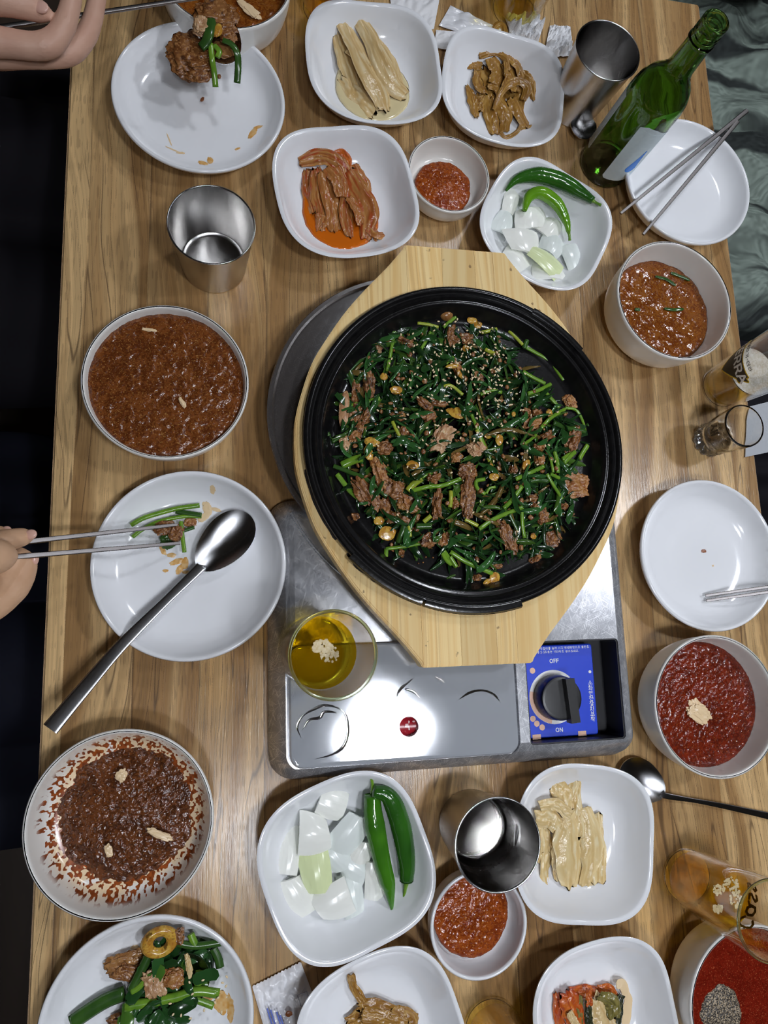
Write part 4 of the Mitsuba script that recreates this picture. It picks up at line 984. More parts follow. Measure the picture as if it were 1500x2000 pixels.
def onion(c, w, l, rz, tilt, bsdf, label, group, seed):
    """A cut onion layer: a curved shell with straight cut ends and thin sides."""
    n, m = 18, 18
    w, l = w * 1.9, l * 1.85
    u, v = np.linspace(-1, 1, n), np.linspace(-1, 1, m)
    uu, vv = np.meshgrid(u, v, indexing='ij')
    skew = 0.22 * math.sin(seed * 2.4)
    half_w = 0.5 * w * (1 - 0.12 * uu**2 + 0.20 * math.sin(seed * 1.7) * uu)
    x, y = half_w * vv, 0.5 * l * uu * (1 - 0.10 * vv * math.sin(seed)) + skew * vv * 0.5 * w
    z = 0.25 - 0.17 * w * vv**2 - 0.08 * l * uu**2 + 0.10 * (meshkit.fbm(np.stack([uu * 1.2, vv * 1.2, uu * 0 + seed], -1), 2, seed) - 0.5) + 0.012 * np.sin(vv * 16 + seed)
    up = np.stack([x, y, z], -1)
    th = 0.26 * np.clip((1 - np.abs(vv)) * 3 + 0.25, 0, 1)
    dn = np.stack([x * 0.95, y * 0.98, z - th], -1)
    mesh = closed_grid(np.concatenate([up, dn[:, ::-1]], 1))
    return obj('onion_piece', moved(mesh, c[0], c[1], c[2], rz, tilt, tilt * 0.6), bsdf, smooth=32, label=label, cat='onion', group=group)


GR_E, GR_D = 'raw onion pieces on the near plate', 'raw onion pieces on the far plate'
ORD_E = ordinals([651, 615, 565, 682, 617.5, 656, 706, 584, 652, 686, 732, 693], '')
ORD_D = ordinals([998, 984, 1040, 1024, 1006, 1068, 1080, 1120, 1072, 1076], '')
for k, ((cx, cy, cz), w, l, rz, ti, m) in enumerate([
        ((9.04, -15.81, 1.9), 1.55, 1.5, 70, 10, 'onion_white'), ((7.19, -18.27, 2.5), 1.9, 1.55, 82, 4, 'onion_white'), ((4.9, -19.4, 1.5), 1.15, 2.5, -8, -14, 'onion_white'),
        ((10.44, -18.74, 2.1), 1.6, 2.1, -35, 8, 'onion_cool'), ((7.26, -21.54, 2.2), 1.5, 2.1, 10, -5, 'onion_green'), ((9.21, -20.7, 1.6), 1.3, 1.6, 40, 0, 'onion_cool'),
        ((11.64, -20.75, 1.6), 1.0, 1.4, -25, 8, 'onion_white'), ((5.71, -23.72, 1.9), 1.7, 2.0, 30, 6, 'onion_white'), ((8.84, -24.47, 2.3), 1.7, 1.8, -70, 6, 'onion_white'),
        ((10.59, -24.17, 1.5), 1.2, 2.0, 10, -6, 'onion_cool'), ((12.86, -23.24, 1.5), 1.0, 2.0, 5, 12, 'onion_white'), ((10.99, -21.89, 1.5), 1.5, 1.4, 60, 0, 'onion_cool')]):
    green = m == 'onion_green'
    onion((cx, cy, cz), w, l, rz, ti, m, 'greenish onion piece in the middle of the near onion plate' if green else ORD_E[k] + 'white onion piece on the near onion plate', None if green else GR_E, k)
for k, ((cx, cy, cz), w, l, rz, ti, m) in enumerate([
        ((31.12, 48.58, 1.9), 1.0, 1.5, -15, 8, 'onion_white'), ((30.15, 46.04, 1.7), 1.2, 1.5, -25, 0, 'onion_cool'), ((33.49, 46.55, 2.2), 2.2, 1.3, 5, 6, 'onion_white'),
        ((32.19, 43.5, 2.4), 2.2, 1.4, 12, 8, 'onion_white'), ((31.31, 41.66, 1.5), 1.3, 1.8, 35, -8, 'onion_white'), ((34.92, 41.37, 2.1), 1.2, 2.4, 58, 8, 'onion_green'),
        ((36.1, 43.79, 1.6), 1.6, 1.3, -30, 0, 'onion_cool'), ((38.6, 42.25, 1.5), 1.2, 1.9, 15, 4, 'onion_cool'), ((35.37, 40.46, 1.5), 2.0, 1.1, 10, -8, 'onion_white'), ((35.9, 45.73, 1.8), 1.4, 1.3, -40, 8, 'onion_white')]):
    green = m == 'onion_green'
    onion((cx, cy, cz), w, l, rz, ti, m, 'pale green onion piece among the white ones on the far onion plate' if green else ORD_D[k] + 'white onion piece on the far onion plate', None if green else GR_D, k + 20)


def chilli(path, radii, bsdf, stem, label):
    key = thing('chilli', label, 'chilli')
    obj('flesh', tube(path, radii, 40, 18), bsdf, key, smooth=True)
    obj('stem', tube(stem, [0.28, 0.16, 0.14, 0.17], 14, 10), 'stem_green', key, smooth=True)


chilli([(30.09, 49.05, 3), (31.38, 50.32, 3.4), (33.89, 51.04, 3.5), (36.96, 50.39, 3.6), (39.24, 48.87, 3.9), (40.22, 48.06, 4.1)], [0.15, 0.62, 0.92, 0.95, 0.78, 0.42], 'pepper_dark', [(40.09, 48.12, 4.1), (40.65, 47.72, 4.2), (41.08, 47.44, 4.3)], 'large dark green chilli arched over the far onion plate')
chilli([(32.26, 46.83, 2.8), (32.82, 48.42, 3.2), (34.28, 48.89, 3.4), (36.18, 47.86, 3.2), (37.43, 46.1, 2.7), (37.74, 45.01, 2.4)], [0.25, 0.62, 0.72, 0.70, 0.55, 0.25], 'pepper_light', [(37.75, 45.15, 2.4), (37.93, 44.63, 2.2), (38.05, 44.12, 2)], 'small light green chilli curled below the dark one on the far plate')
chilli([(12.62, -15.12, 2.8), (12.72, -17.34, 2.7), (13.43, -21.09, 2.4), (14.09, -23.71, 2.1), (14.35, -25.85, 1.9)], [0.75, 0.98, 0.85, 0.72, 0.08], 'pepper_mid', [(12.66, -15.3, 2.8), (12.58, -14.03, 3.2), (12.29, -12.92, 3.6)], 'long green chilli with its stem up, left one on the near onion plate')
chilli([(12.57, -14.67, 3.4), (14.13, -15.31, 3.3), (15.21, -18.04, 2.9), (15.77, -21.28, 2.5), (15.76, -23.17, 2.2)], [0.55, 0.92, 0.98, 0.88, 0.65], 'pepper_dark', [(15.76, -23.26, 2.2), (15.57, -24.33, 2), (15.41, -25.11, 1.9)], 'long dark green chilli lying right of the lighter one on the near plate')

# ------------------------------------------------------------------ the stir-fry in the pan
rng = np.random.default_rng(11)


def heap(x, y):
    """Height of the heap of greens over the pan floor."""
    r = np.hypot((x - BX) / 12.2, (y - BY + 0.4) / 12.2)
    return 7.05 + 1.5 * np.clip(1 - r**3, 0, 1) * (0.55 + 0.9 * float(meshkit.noise(np.array([x * 0.45, y * 0.45, 3.0]), 5)))


outline_px = [(13.82, 29.07, 7.3), (17.02, 30.88, 7.3), (20.82, 32.35, 7.3), (25.78, 32.82, 7.3), (26.71, 29.79, 7.3), (27.88, 26.53, 7.3), (31.05, 23.92, 7.3), (32.31, 22.05, 7.3), (35.38, 21.32, 7.3), (35.52, 16.45, 7.3), (33.08, 14.28, 7.3), (34.49, 11.14, 7.3), (31.72, 7.8, 7.3), (29.43, 6.31, 7.3), (25.19, 6.36, 7.3), (23.25, 4.42, 7.3), (20.03, 6.18, 7.3), (18.59, 7.91, 7.3), (14.08, 7.23, 7.3), (13.2, 10.14, 7.3), (10.82, 12.58, 7.3), (9.18, 15.27, 7.3), (8.5, 17.49, 7.3), (9.86, 23.11, 7.3), (11.17, 25.5, 7.3)]
area = sg.Polygon([p[:2] for p in outline_px]).buffer(-0.35)
leaf_parts, leaf_cols = [], []


def leaf(x, y, a, length, w, z, col, bend, lay):
    d = np.array([math.cos(a), math.sin(a)])
    pts_ = [(x + d[0] * s * length - d[1] * bend * (1 - 4 * s * s), y + d[1] * s * length + d[0] * bend * (1 - 4 * s * s), z + 0.25 * math.sin(6 * s + lay)) for s in np.linspace(-0.5, 0.5, 5)]
    m = ribbon(pts_, [w * 0.7, w, w, w * 0.75, w * 0.2], 0.06, 10, 4, 0.10, 1.0, int(lay * 100) % 97, rng.uniform(-0.2, 0.12), rng.uniform(-1.1, 1.1), 0, 0.45)
    leaf_parts.append(m)
    leaf_cols.append(np.tile(col, (len(m.vertices), 1)))


count = 0
while count < 760:
    x, y = rng.uniform(BX - 13, BX + 13), rng.uniform(BY - 13, BY + 13)
    if not area.contains(sg.Point(x, y)):
        continue
    z = heap(x, y) - rng.uniform(0.0, 0.9)
    g = rng.random()
    col = np.array([0.012, 0.040, 0.010]) * (0.5 + 1.1 * g) if g < 0.74 else np.array([0.05, 0.115, 0.016]) * (0.6 + 0.5 * rng.random()) if g < 0.93 else np.array([0.13, 0.085, 0.022])
    leaf(x, y, rng.uniform(0, math.pi), rng.uniform(2.4, 5.4), rng.uniform(0.28, 0.72), max(z, 7.12), col, rng.uniform(-0.6, 0.6), rng.uniform(0, 6))
    count += 1
obj('stir_fried_greens', cat_(*leaf_parts), 'leaf_mix', smooth=True, color=np.vstack(leaf_cols), label='tangle of dark green stir-fried chive leaves in the iron pan', cat='greens', kind='stuff')

PLACED = []


def where(what, x, y):
    """A label by place, the pan read by what stands round it; what shares a place is told apart below."""
    r, deg = math.hypot(x - BX, y - BY), math.degrees(math.atan2(x - BX, y - BY)) % 360
    toward = ('small sauce bowl', 'far onion plate', 'deep stew bowl', 'badge glass', 'right plate', 'control knob', 'near wooden handle', 'stove beer glass', 'spoon plate', 'wide paste bowl',
              'lone steel cup', 'red kimchi')[round(deg / 30) % 12]
    place = 'at the middle of the pan' if r < 2.2 else f"{'in the inner pan' if r < 5.5 else 'halfway out' if r < 9 else 'by the pan rim'} toward the {toward}"
    PLACED.append((what, place, r))
    return f'{what} {place}'


def tell_apart():
    mine = {}
    for key, said in labels.items():
        for what, place, r in PLACED:
            if said.get('label') == f'{what} {place}' and key not in [k for k, _ in mine.get(said.get('label'), [])]:
                used = [q for _, q in mine.setdefault(said['label'], [])]
                if r not in used:
                    mine[said['label']].append((key, r))
                    break
    for text, ks in mine.items():
        ks.sort(key=lambda q: q[1])
        if len(ks) > 1:
            words = ['inner', 'outer'] if len(ks) == 2 else ['innermost'] + [ORDER[i] for i in range(1, len(ks) - 1)] + ['outermost']
            for (key, _), w in zip(ks, words):
                labels[key]['label'] = f'{w} {text}'


STEMS = [  # (points, radius, material)
    ([(17.81, 30.34, 7.9), (18.88, 30.22, 7.9), (19.95, 29.98, 7.9)], .17, 'stem_yellow'), ([(19.08, 29.43, 7.9), (18.56, 28.43, 7.9), (17.98, 27.49, 7.9)], .17, 'stem_green'), ([(15.33, 28.86, 7.9), (14.91, 26.91, 7.9), (14.44, 24.99, 7.9)], .19, 'stem_green'),
    ([(10.3, 21.3, 7.9), (11.94, 21.73, 7.9), (13.59, 22.08, 7.9)], .24, 'stem_green'), ([(10.56, 24.76, 7.9), (11.84, 26.05, 7.9), (13.46, 26.78, 7.9)], .18, 'stem_dark'), ([(13.1, 26.23, 7.9), (12.38, 25.25, 7.9), (11.55, 24.04, 7.9)], .24, 'stem_dark'),
    ([(14.65, 19.73, 7.9), (15.01, 18.71, 7.9), (15.54, 17.51, 7.9)], .18, 'stem_yellow'), ([(19.26, 23.05, 7.9), (20.46, 23.45, 7.9), (21.73, 22.54, 7.9)], .17, 'stem_yellow'), ([(21.83, 31.2, 7.9), (21.19, 30.67, 7.9), (20.5, 30.07, 7.9)], .2, 'stem_green'),
    ([(21.1, 26.55, 7.9), (20.22, 25.78, 7.9)], .18, 'stem_green'), ([(11.43, 19.76, 7.9), (10.41, 18.82, 7.9), (8.95, 17.88, 7.9)], .2, 'stem_dark'), ([(8, 19.77, 7.9), (8.21, 19.21, 7.9), (8.63, 18.38, 7.9)], .25, 'stem_dark'),
    ([(26.63, 30.52, 7.9), (27.74, 30.18, 7.9), (28.84, 29.68, 7.9)], .2, 'stem_green'), ([(27.48, 30.04, 7.9), (28.19, 29.32, 7.9), (28.89, 28.59, 7.9)], .18, 'stem_yellow'), ([(29.58, 29.28, 7.9), (30.92, 28.47, 7.9), (31.99, 27.39, 7.9), (32.85, 26.17, 7.9)], .22, 'stem_green'),
    ([(29.25, 28.32, 7.9), (30.36, 27.81, 7.9), (31.83, 27, 7.9), (33.21, 25, 7.9)], .2, 'stem_green'), ([(24.53, 29.72, 7.9), (25.35, 29.98, 7.9), (26.24, 30.24, 7.9)], .2, 'stem_yellow'), ([(28.56, 25.61, 7.9), (29.65, 25.04, 7.9), (30.99, 24.45, 7.9)], .2, 'stem_green'),
    ([(28.82, 23.14, 7.9), (30.3, 23.71, 7.9), (31.63, 24.44, 7.9)], .22, 'stem_green'), ([(30.8, 23.54, 7.9), (31.5, 22.77, 7.9), (32.31, 21.88, 7.9)], .2, 'stem_green'), ([(29.8, 19.49, 7.9), (30.94, 20.55, 7.9), (33.01, 21.84, 7.9)], .2, 'stem_green'),
    ([(33.02, 21.96, 7.9), (34.35, 21.76, 7.9), (35.12, 20.31, 7.9), (35.7, 18.49, 7.9)], .17, 'stem_green'), ([(22.35, 20.42, 7.9), (23.09, 18.55, 7.9), (24.27, 16.35, 7.9)], .19, 'stem_green'), ([(22.75, 18.9, 7.9), (23.4, 17.74, 7.9), (23.94, 16.81, 7.9)], .18, 'stem_yellow'),
    ([(23.56, 22.67, 7.9), (24.81, 23.14, 7.9), (25.9, 23.05, 7.9)], .2, 'stem_green'), ([(30.07, 30.8, 7.9), (29.59, 29.53, 7.9), (28.99, 28.21, 7.9)], .27, 'stem_dark'), ([(36.44, 21.33, 7.9), (35.36, 20.07, 7.9)], .26, 'stem_dark'),
    ([(31.15, 20.01, 7.9), (33.03, 19.76, 7.9), (35.12, 19.55, 7.9)], .27, 'stem_dark'), ([(27.69, 17.65, 7.9), (28.53, 18.2, 7.9), (29.31, 18.82, 7.9)], .17, 'stem_green'), ([(31.99, 16.36, 7.9), (32.79, 16.85, 7.9), (33.71, 17.29, 7.9)], .24, 'stem_green'),
    ([(35.31, 18.11, 7.9), (34.73, 17.37, 7.9), (34.16, 16.58, 7.9)], .26, 'stem_green'), ([(24.66, 27.77, 7.9), (25.55, 27.2, 7.9)], .22, 'stem_yellow'), ([(27.13, 17.46, 7.9), (28.2, 18.79, 7.9), (29.28, 20.02, 7.9)], .14, 'stem_dark'),
    ([(9.01, 15.51, 7.9), (10.53, 14.87, 7.9), (12.05, 14.1, 7.9), (13.89, 12.45, 7.9)], .22, 'stem_dark'), ([(9.32, 14.74, 7.9), (10.59, 13.09, 7.9), (12.09, 11.78, 7.9)], .26, 'stem_green'), ([(9.78, 15.58, 7.9), (10.67, 15.98, 7.9), (11.67, 16.23, 7.9)], .42, 'stem_green'),
    ([(15.93, 13.02, 7.9), (16.41, 13.59, 7.9), (17.17, 14.16, 7.9)], .34, 'stem_yellow'), ([(16.33, 13.02, 7.9), (17.76, 13.32, 7.9), (19.27, 13.5, 7.9), (21.04, 14.14, 7.9)], .22, 'stem_green'), ([(20.11, 12.99, 7.9), (20.02, 12.26, 7.9), (19.83, 11.35, 7.9)], .22, 'stem_yellow'),
    ([(13.77, 7.62, 7.9), (15.39, 7.77, 7.9), (17.42, 8.08, 7.9)], .18, 'stem_green'), ([(13.74, 6.75, 7.9), (13.83, 7.62, 7.9)], .22, 'stem_green'), ([(19.2, 7.35, 7.9), (19.84, 6.57, 7.9), (20.54, 5.79, 7.9)], .22, 'stem_green'),
    ([(17.23, 14.22, 7.9), (18.41, 14.86, 7.9), (19.55, 15.61, 7.9)], .16, 'stem_green'), ([(16.58, 9.63, 7.9), (18.05, 9.62, 7.9)], .3, 'stem_dark'), ([(15.91, 9.68, 7.9), (15.98, 8.64, 7.9)], .2, 'stem_yellow'),
    ([(15.46, 9.69, 7.9), (15.21, 8.92, 7.9), (14.96, 8.15, 7.9)], .34, 'stem_dark'), ([(18.96, 7.24, 7.9), (19.49, 6.47, 7.9), (20.04, 6.02, 7.9)], .2, 'stem_green'), ([(17.98, 10.57, 7.9), (17.28, 10.01, 7.9)], .22, 'stem_yellow'),
    ([(26.66, 14.17, 7.9), (28.16, 14.8, 7.9), (29.75, 15.53, 7.9)], .22, 'stem_green'), ([(30.42, 17.03, 7.9), (30.56, 15.96, 7.9), (30.69, 14.89, 7.9)], .15, 'stem_green'), ([(32.15, 15.98, 7.9), (32.77, 16.59, 7.9), (33.64, 17.27, 7.9)], .24, 'stem_green'),
    ([(30.03, 14.79, 7.9), (30.78, 13.6, 7.9), (31.8, 12.41, 7.9)], .18, 'stem_green'), ([(30.37, 14.75, 7.9), (31.46, 14.41, 7.9)], .19, 'stem_green'), ([(22.61, 9.27, 7.9), (24.38, 10.34, 7.9), (27.19, 11.39, 7.9)], .22, 'stem_green'),
    ([(21.3, 10.25, 7.9), (22.57, 9.61, 7.9)], .2, 'stem_yellow'), ([(27.04, 10.91, 7.9), (27.13, 9.65, 7.9), (27.37, 8.46, 7.9)], .2, 'stem_green'), ([(19.9, 7.23, 7.9), (21.56, 6.16, 7.9), (24.11, 5.13, 7.9)], .23, 'stem_green'),
    ([(19.87, 6.79, 7.9), (20.51, 5.79, 7.9)], .19, 'stem_green'), ([(23.33, 12.59, 7.9), (22.54, 13.18, 7.9), (22.52, 13.87, 7.9), (23.42, 14.09, 7.9)], .2, 'stem_green'), ([(23.45, 12.67, 7.9), (23.84, 13.19, 7.9), (24.44, 13.34, 7.9)], .14, 'stem_green'),
    ([(25.15, 11.25, 7.9), (26.04, 12.06, 7.9), (27.22, 13.45, 7.9)], .24, 'stem_green'), ([(32.63, 8.94, 7.9), (32.16, 7.79, 7.9), (31.01, 7.17, 7.9)], .12, 'stem_yellow'), ([(23.36, 17.13, 7.9), (24.14, 16.21, 7.9), (24.2, 15.22, 7.9)], .2, 'stem_yellow'),
    ([(27.98, 13.92, 7.9), (29.1, 14.17, 7.9), (30.19, 14.06, 7.9)], .26, 'stem_dark'), ([(31.05, 17.04, 7.9), (31.2, 15.85, 7.9), (31.25, 14.9, 7.9)], .22, 'stem_green'), ([(26.55, 9.08, 7.9), (25.71, 10.68, 7.9)], .17, 'stem_dark')]
for k, (pts_, r, m) in enumerate(STEMS):
    path = [(p[0], p[1], heap(p[0], p[1]) + 0.22 + 0.1 * math.sin(k + j)) for j, p in enumerate(pts_)]
    obj('chive', tube(path, r, 14, 8, 0.75), m, smooth=True, cat='chive', group={'stem_green': 'bright green', 'stem_yellow': 'yellowish', 'stem_dark': 'dark green'}[m] + ' chives in the pan',
        label=where({'stem_green': 'bright green chive', 'stem_yellow': 'yellowish chive', 'stem_dark': 'broad dark green chive blade'}[m], *np.mean(path, 0)[:2]))

MEAT = [  # (point, size x, y, turn, material)
    ([(16.54, 28.26, 7.9)], 1.9, .85, -20, 0), ([(13.83, 27.57, 7.9)], .6, .95, 0, 2), ([(21.12, 29.18, 7.9)], .9, 2.2, -15, 0), ([(12.68, 23.73, 7.9)], 1.0, 2.6, 0, 0), ([(11.38, 22.75, 7.9)], .8, 2.0, 0, 0), ([(11.24, 20.67, 7.9)], 1.2, 1.8, -15, 0),
    ([(12.12, 20.12, 7.9)], .9, 2.6, -28, 0), ([(11.18, 18.5, 7.9)], .9, 1.5, -45, 1), ([(10.16, 17.68, 7.9)], .9, 1.3, 10, 2), ([(13.82, 17.08, 7.9)], 1.3, 1.0, 20, 0), ([(17.78, 21.46, 7.9)], 1.6, .7, -40, 0), ([(19.56, 21.87, 7.9)], 1.5, .7, 0, 0),
    ([(15.59, 20.22, 7.9)], .8, .9, 0, 1), ([(19.5, 18.23, 7.9)], 1.6, 2.6, -30, 2), ([(15.8, 18.26, 7.9)], .9, 1.6, 20, 0), ([(18.19, 20.3, 7.9)], 1.3, .9, 20, 0), ([(20.81, 16.29, 7.9)], 1.0, .9, 0, 1),
    ([(23.37, 32.05, 7.9)], 1.1, 1.1, 0, 2), ([(23.01, 28.92, 7.9)], 1.3, 1.2, 20, 0), ([(21.48, 28.83, 7.9)], 1.0, .9, 0, 0), ([(23.67, 24.54, 7.9)], .7, 1.3, 30, 0), ([(29.09, 19.96, 7.9)], 1.8, 1.1, 25, 1), ([(33.79, 22.73, 7.9)], 1.2, 1.4, 40, 1),
    ([(33.43, 18.43, 7.9)], 1.2, 2.6, -25, 0), ([(30.48, 18.61, 7.9)], 1.2, .9, 20, 0), ([(29.53, 17.57, 7.9)], 1.0, .7, 0, 1), ([(22.52, 17.02, 7.9)], 1.5, 1.2, 10, 2), ([(28.42, 21.08, 7.9)], 1.0, .8, 0, 0), ([(29.67, 21.12, 7.9)], .9, .9, 0, 0), ([(21.43, 25.54, 7.9)], .8, 1.5, 30, 1),
    ([(12.12, 12.88, 7.9)], 1.5, 3.3, 38, 0), ([(13.29, 14.68, 7.9)], 1.2, 2.8, 15, 1), ([(14.69, 13.12, 7.9)], 1.7, 1.5, 0, 0), ([(16.11, 11.79, 7.9)], 1.7, 1.4, -20, 1), ([(13.8, 11.62, 7.9)], .9, 1.4, 10, 0), ([(14.26, 10.51, 7.9)], .7, 1.0, 0, 0), ([(17.71, 8.3, 7.9)], 1.4, 1.1, 20, 0),
    ([(18.66, 11.69, 7.9)], .8, 2.5, -8, 0), ([(19.24, 8.23, 7.9)], .9, 1.1, 0, 1), ([(20.4, 11.81, 7.9)], .7, .9, 0, 0), ([(18.55, 14.23, 7.9)], 1.2, .6, 20, 0), ([(10.96, 10.68, 7.9)], .7, .7, 0, 0), ([(15.25, 7.22, 7.9)], .6, .7, 0, 0), ([(15.7, 10.13, 7.9)], 1.1, .6, -30, 0),
    ([(21.58, 14.9, 7.9)], 1.5, 1.2, 0, 0), ([(21.74, 12.49, 7.9)], 1.1, 3.4, -6, 0), ([(33.29, 13.86, 7.9)], 3.0, 2.2, 0, 1), ([(25.57, 8.64, 7.9)], 1.1, 3.4, 22, 0), ([(29.32, 10.68, 7.9)], 1.1, 1.5, 10, 0), ([(30.56, 8.55, 7.9)], 1.5, 1.7, 15, 0), ([(28.54, 11.55, 7.9)], .7, .7, 0, 0),
    ([(29.44, 16.36, 7.9)], .8, 1.2, 0, 1), ([(32.11, 11.73, 7.9)], .7, .6, 0, 0), ([(28.47, 12.3, 7.9)], 1.0, .7, 0, 0), ([(28.77, 6.52, 7.9)], 1.2, .6, 30, 0), ([(22.58, 4.77, 7.9)], .9, .6, 0, 0), ([(26.61, 15.19, 7.9)], .7, .9, 0, 0), ([(24.56, 5.85, 7.9)], 1.0, .5, 0, 0)]
for k, (p, a, b, rz, m) in enumerate(MEAT):
    x, y = p[0][:2]
    th = 0.30 + 0.12 * min(a, b)
    obj('meat_piece', moved(lump((a * .52, b * .52, th), k, 0.55, 4 if a * b > 1.3 else 3), x, y, heap(x, y) + 0.05, rz), ('meat', 'meat_orange', 'meat_pale')[m], smooth=40, cat='meat',
        group=('brown', 'orange-brown', 'pale brown')[m] + ' meat pieces in the pan', label=where(('small ' if a * b < 0.9 else 'large ' if a * b > 2.4 else '') + ('ragged brown', 'orange-brown', 'pale brown')[m] + ' meat piece', x, y))
GARLIC = [([(15.05, 22.77, 7.9)], 1.4, .9, 10), ([(14.07, 24.36, 7.9)], .8, .8, 0), ([(12.55, 17.62, 7.9)], 1.6, 1.0, -15), ([(12.24, 16.59, 7.9)], 1.0, 1.5, 15), ([(20.8, 25.45, 7.9)], 1.4, .5, 10), ([(20.92, 20.67, 7.9)], 2.0, 1.2, -20), ([(21.61, 24.82, 7.9)], .5, 1.2, 20),
          ([(23.55, 30.93, 7.9)], 1.2, .8, 0), ([(24.14, 30.47, 7.9)], .9, .8, 0), ([(30.89, 21.1, 7.9)], .75, .9, 0), ([(26.83, 20.7, 7.9)], .5, .6, 0), ([(22.51, 27.66, 7.9)], .7, .9, 0), ([(25.16, 18.07, 7.9)], .9, 1.3, -10), ([(24.16, 18.46, 7.9)], 1.1, .6, 20), ([(21.18, 20.68, 7.9)], 1.6, 1.1, -15),
          ([(13.9, 9.03, 7.9)], 1.75, 1.45, 0), ([(13.15, 10.24, 7.9)], 1.1, .9, 20), ([(16.37, 15.4, 7.9)], 1.3, .9, -15), ([(24.39, 14.33, 7.9)], 1.1, .85, 0), ([(27.91, 15.62, 7.9)], .9, 1.3, -25), ([(24.32, 4.69, 7.9)], 1.3, 1.1, 40), ([(23.54, 4.31, 7.9)], 1.1, .6, 35), ([(28.35, 8.6, 7.9)], .75, .55, 0), ([(24.22, 15.51, 7.9)], .6, .9, 0)]
for k, (p, a, b, rz) in enumerate(GARLIC):
    x, y = p[0][:2]
    obj('garlic_slice', moved(blob((a * .46, b * .46, 0.13), k + 80, 0.22, 1.6), x, y, heap(x, y) + 0.36, rz, 8 * math.sin(k), 10 * math.cos(k * 2)), 'garlic', smooth=True, cat='garlic', group='yellow garlic slices in the pan',
        label=where('yellow garlic slice', x, y))
leaf_parts, leaf_cols = [], []
while len(leaf_parts) < 130:     # the uppermost leaves, over the meat and the stems
    x, y = rng.uniform(BX - 12, BX + 12), rng.uniform(BY - 12, BY + 12)
    if area.contains(sg.Point(x, y)):
        leaf(x, y, rng.uniform(0, math.pi), rng.uniform(1.6, 3.2), rng.uniform(0.3, 0.75), heap(x, y) + rng.uniform(0.3, 0.55), np.array([0.018, 0.062, 0.014]) * rng.uniform(0.6, 1.9), rng.uniform(-0.5, 0.5), rng.uniform(0, 6))
obj('stir_fried_greens', cat_(*leaf_parts), 'leaf_mix', smooth=True, color=np.vstack(leaf_cols), label='glossy green leaf ends lying on top of the stir-fry in the iron pan', cat='greens', kind='stuff')
bits = []
while len(bits) < 260:
    x, y = rng.uniform(BX - 12, BX + 12), rng.uniform(BY - 12, BY + 12)
    if area.contains(sg.Point(x, y)):
        q = rng.uniform(0.10, 0.30)
        bits.append(moved(blob((q, q * rng.uniform(0.5, 1), q * 0.5), len(bits), 0.5, 2.2, 1), x, y, heap(x, y) + rng.uniform(0.05, 0.4), rng.uniform(0, 180)))
obj('meat_crumbs', cat_(*bits), 'meat', smooth=True, label='small brown meat crumbs strewn through the stir-fry', cat='crumbs', kind='stuff')
tell_apart()
x, y = [(20.81, 31.49, 7.9)][0][:2]
obj('mushroom', moved(blob((0.75, 0.75, 0.6), 5, 0.06, 1.0), x, y, heap(x, y) + 0.3), 'mushroom', smooth=True, label='round brown mushroom cap at the far edge of the stir-fry', cat='mushroom')
x, y = [(10.13, 21.09, 7.9)][0][:2]
obj('mushroom_slice', moved(blob((0.5, 1.9, 0.25), 6, 0.2, 1.5), x, y, heap(x, y) + 0.45, -8), 'meat_pale', smooth=True, label='long tan slice at the left edge of the stir-fry', cat='mushroom')
seeds = []
s0 = moved(blob((0.15, 0.09, 0.06), 2, 0.1, 1, 1))
sx, sy = (22.64, 25.21, 8)[:2]
for k in range(290):
    x, y = (sx + rng.normal(0, 3.3), sy + rng.normal(0, 2.9)) if k < 215 else (BX + rng.normal(0, 6), BY + rng.normal(0, 6))
    if area.contains(sg.Point(x, y)):
        seeds.append(moved(s0, x, y, heap(x, y) + rng.uniform(0.3, 0.75), rng.uniform(0, 180), rng.uniform(-30, 30)))
obj('sesame_seeds', cat_(*seeds), 'sesame', smooth=True, label='pale sesame seeds sprinkled over the stir-fry', cat='sesame seeds', kind='stuff')
crumbs = [moved(blob((0.10, 0.08, 0.06), k, 0.4, 2, 1), BX + r_ * math.cos(a_), BY + r_ * math.sin(a_), 7.06) for k, (r_, a_) in enumerate(zip(rng.uniform(9.5, 12.6, 60), rng.uniform(3.3, 6.6, 60)))]
obj('food_crumbs', cat_(*crumbs), 'meat', smooth=True, label='tiny brown crumbs on the bare black pan floor', cat='crumbs', kind='stuff')

# ------------------------------------------------------------------ glasses and bottles
def wrap(shape, r, z0, a0, thick=0.02, dense_=0.12, slope=0.0):
    """A flat shape (x along the girth, y up) laid round a standing cylinder of radius r(z), its middle at the angle a0 (degrees); x runs anticlockwise seen from above."""
    m = slab(shape, 0, thick)
    for _ in range(4):
        e = m.edges_unique_length
        if e.max() < dense_ * 3:
            break
        m = m.subdivide_to_size(dense_ * 3)
        break
    v = np.asarray(m.vertices)
    z = z0 + v[:, 1]
    rr = np.array([r(k) for k in z]) if callable(r) else np.full(len(v), r)
    a = math.radians(a0) + v[:, 0] / rr
    rr = rr + 0.005 + v[:, 2]
    return tm(np.stack([rr * np.cos(a), rr * np.sin(a), z], 1), m.faces)


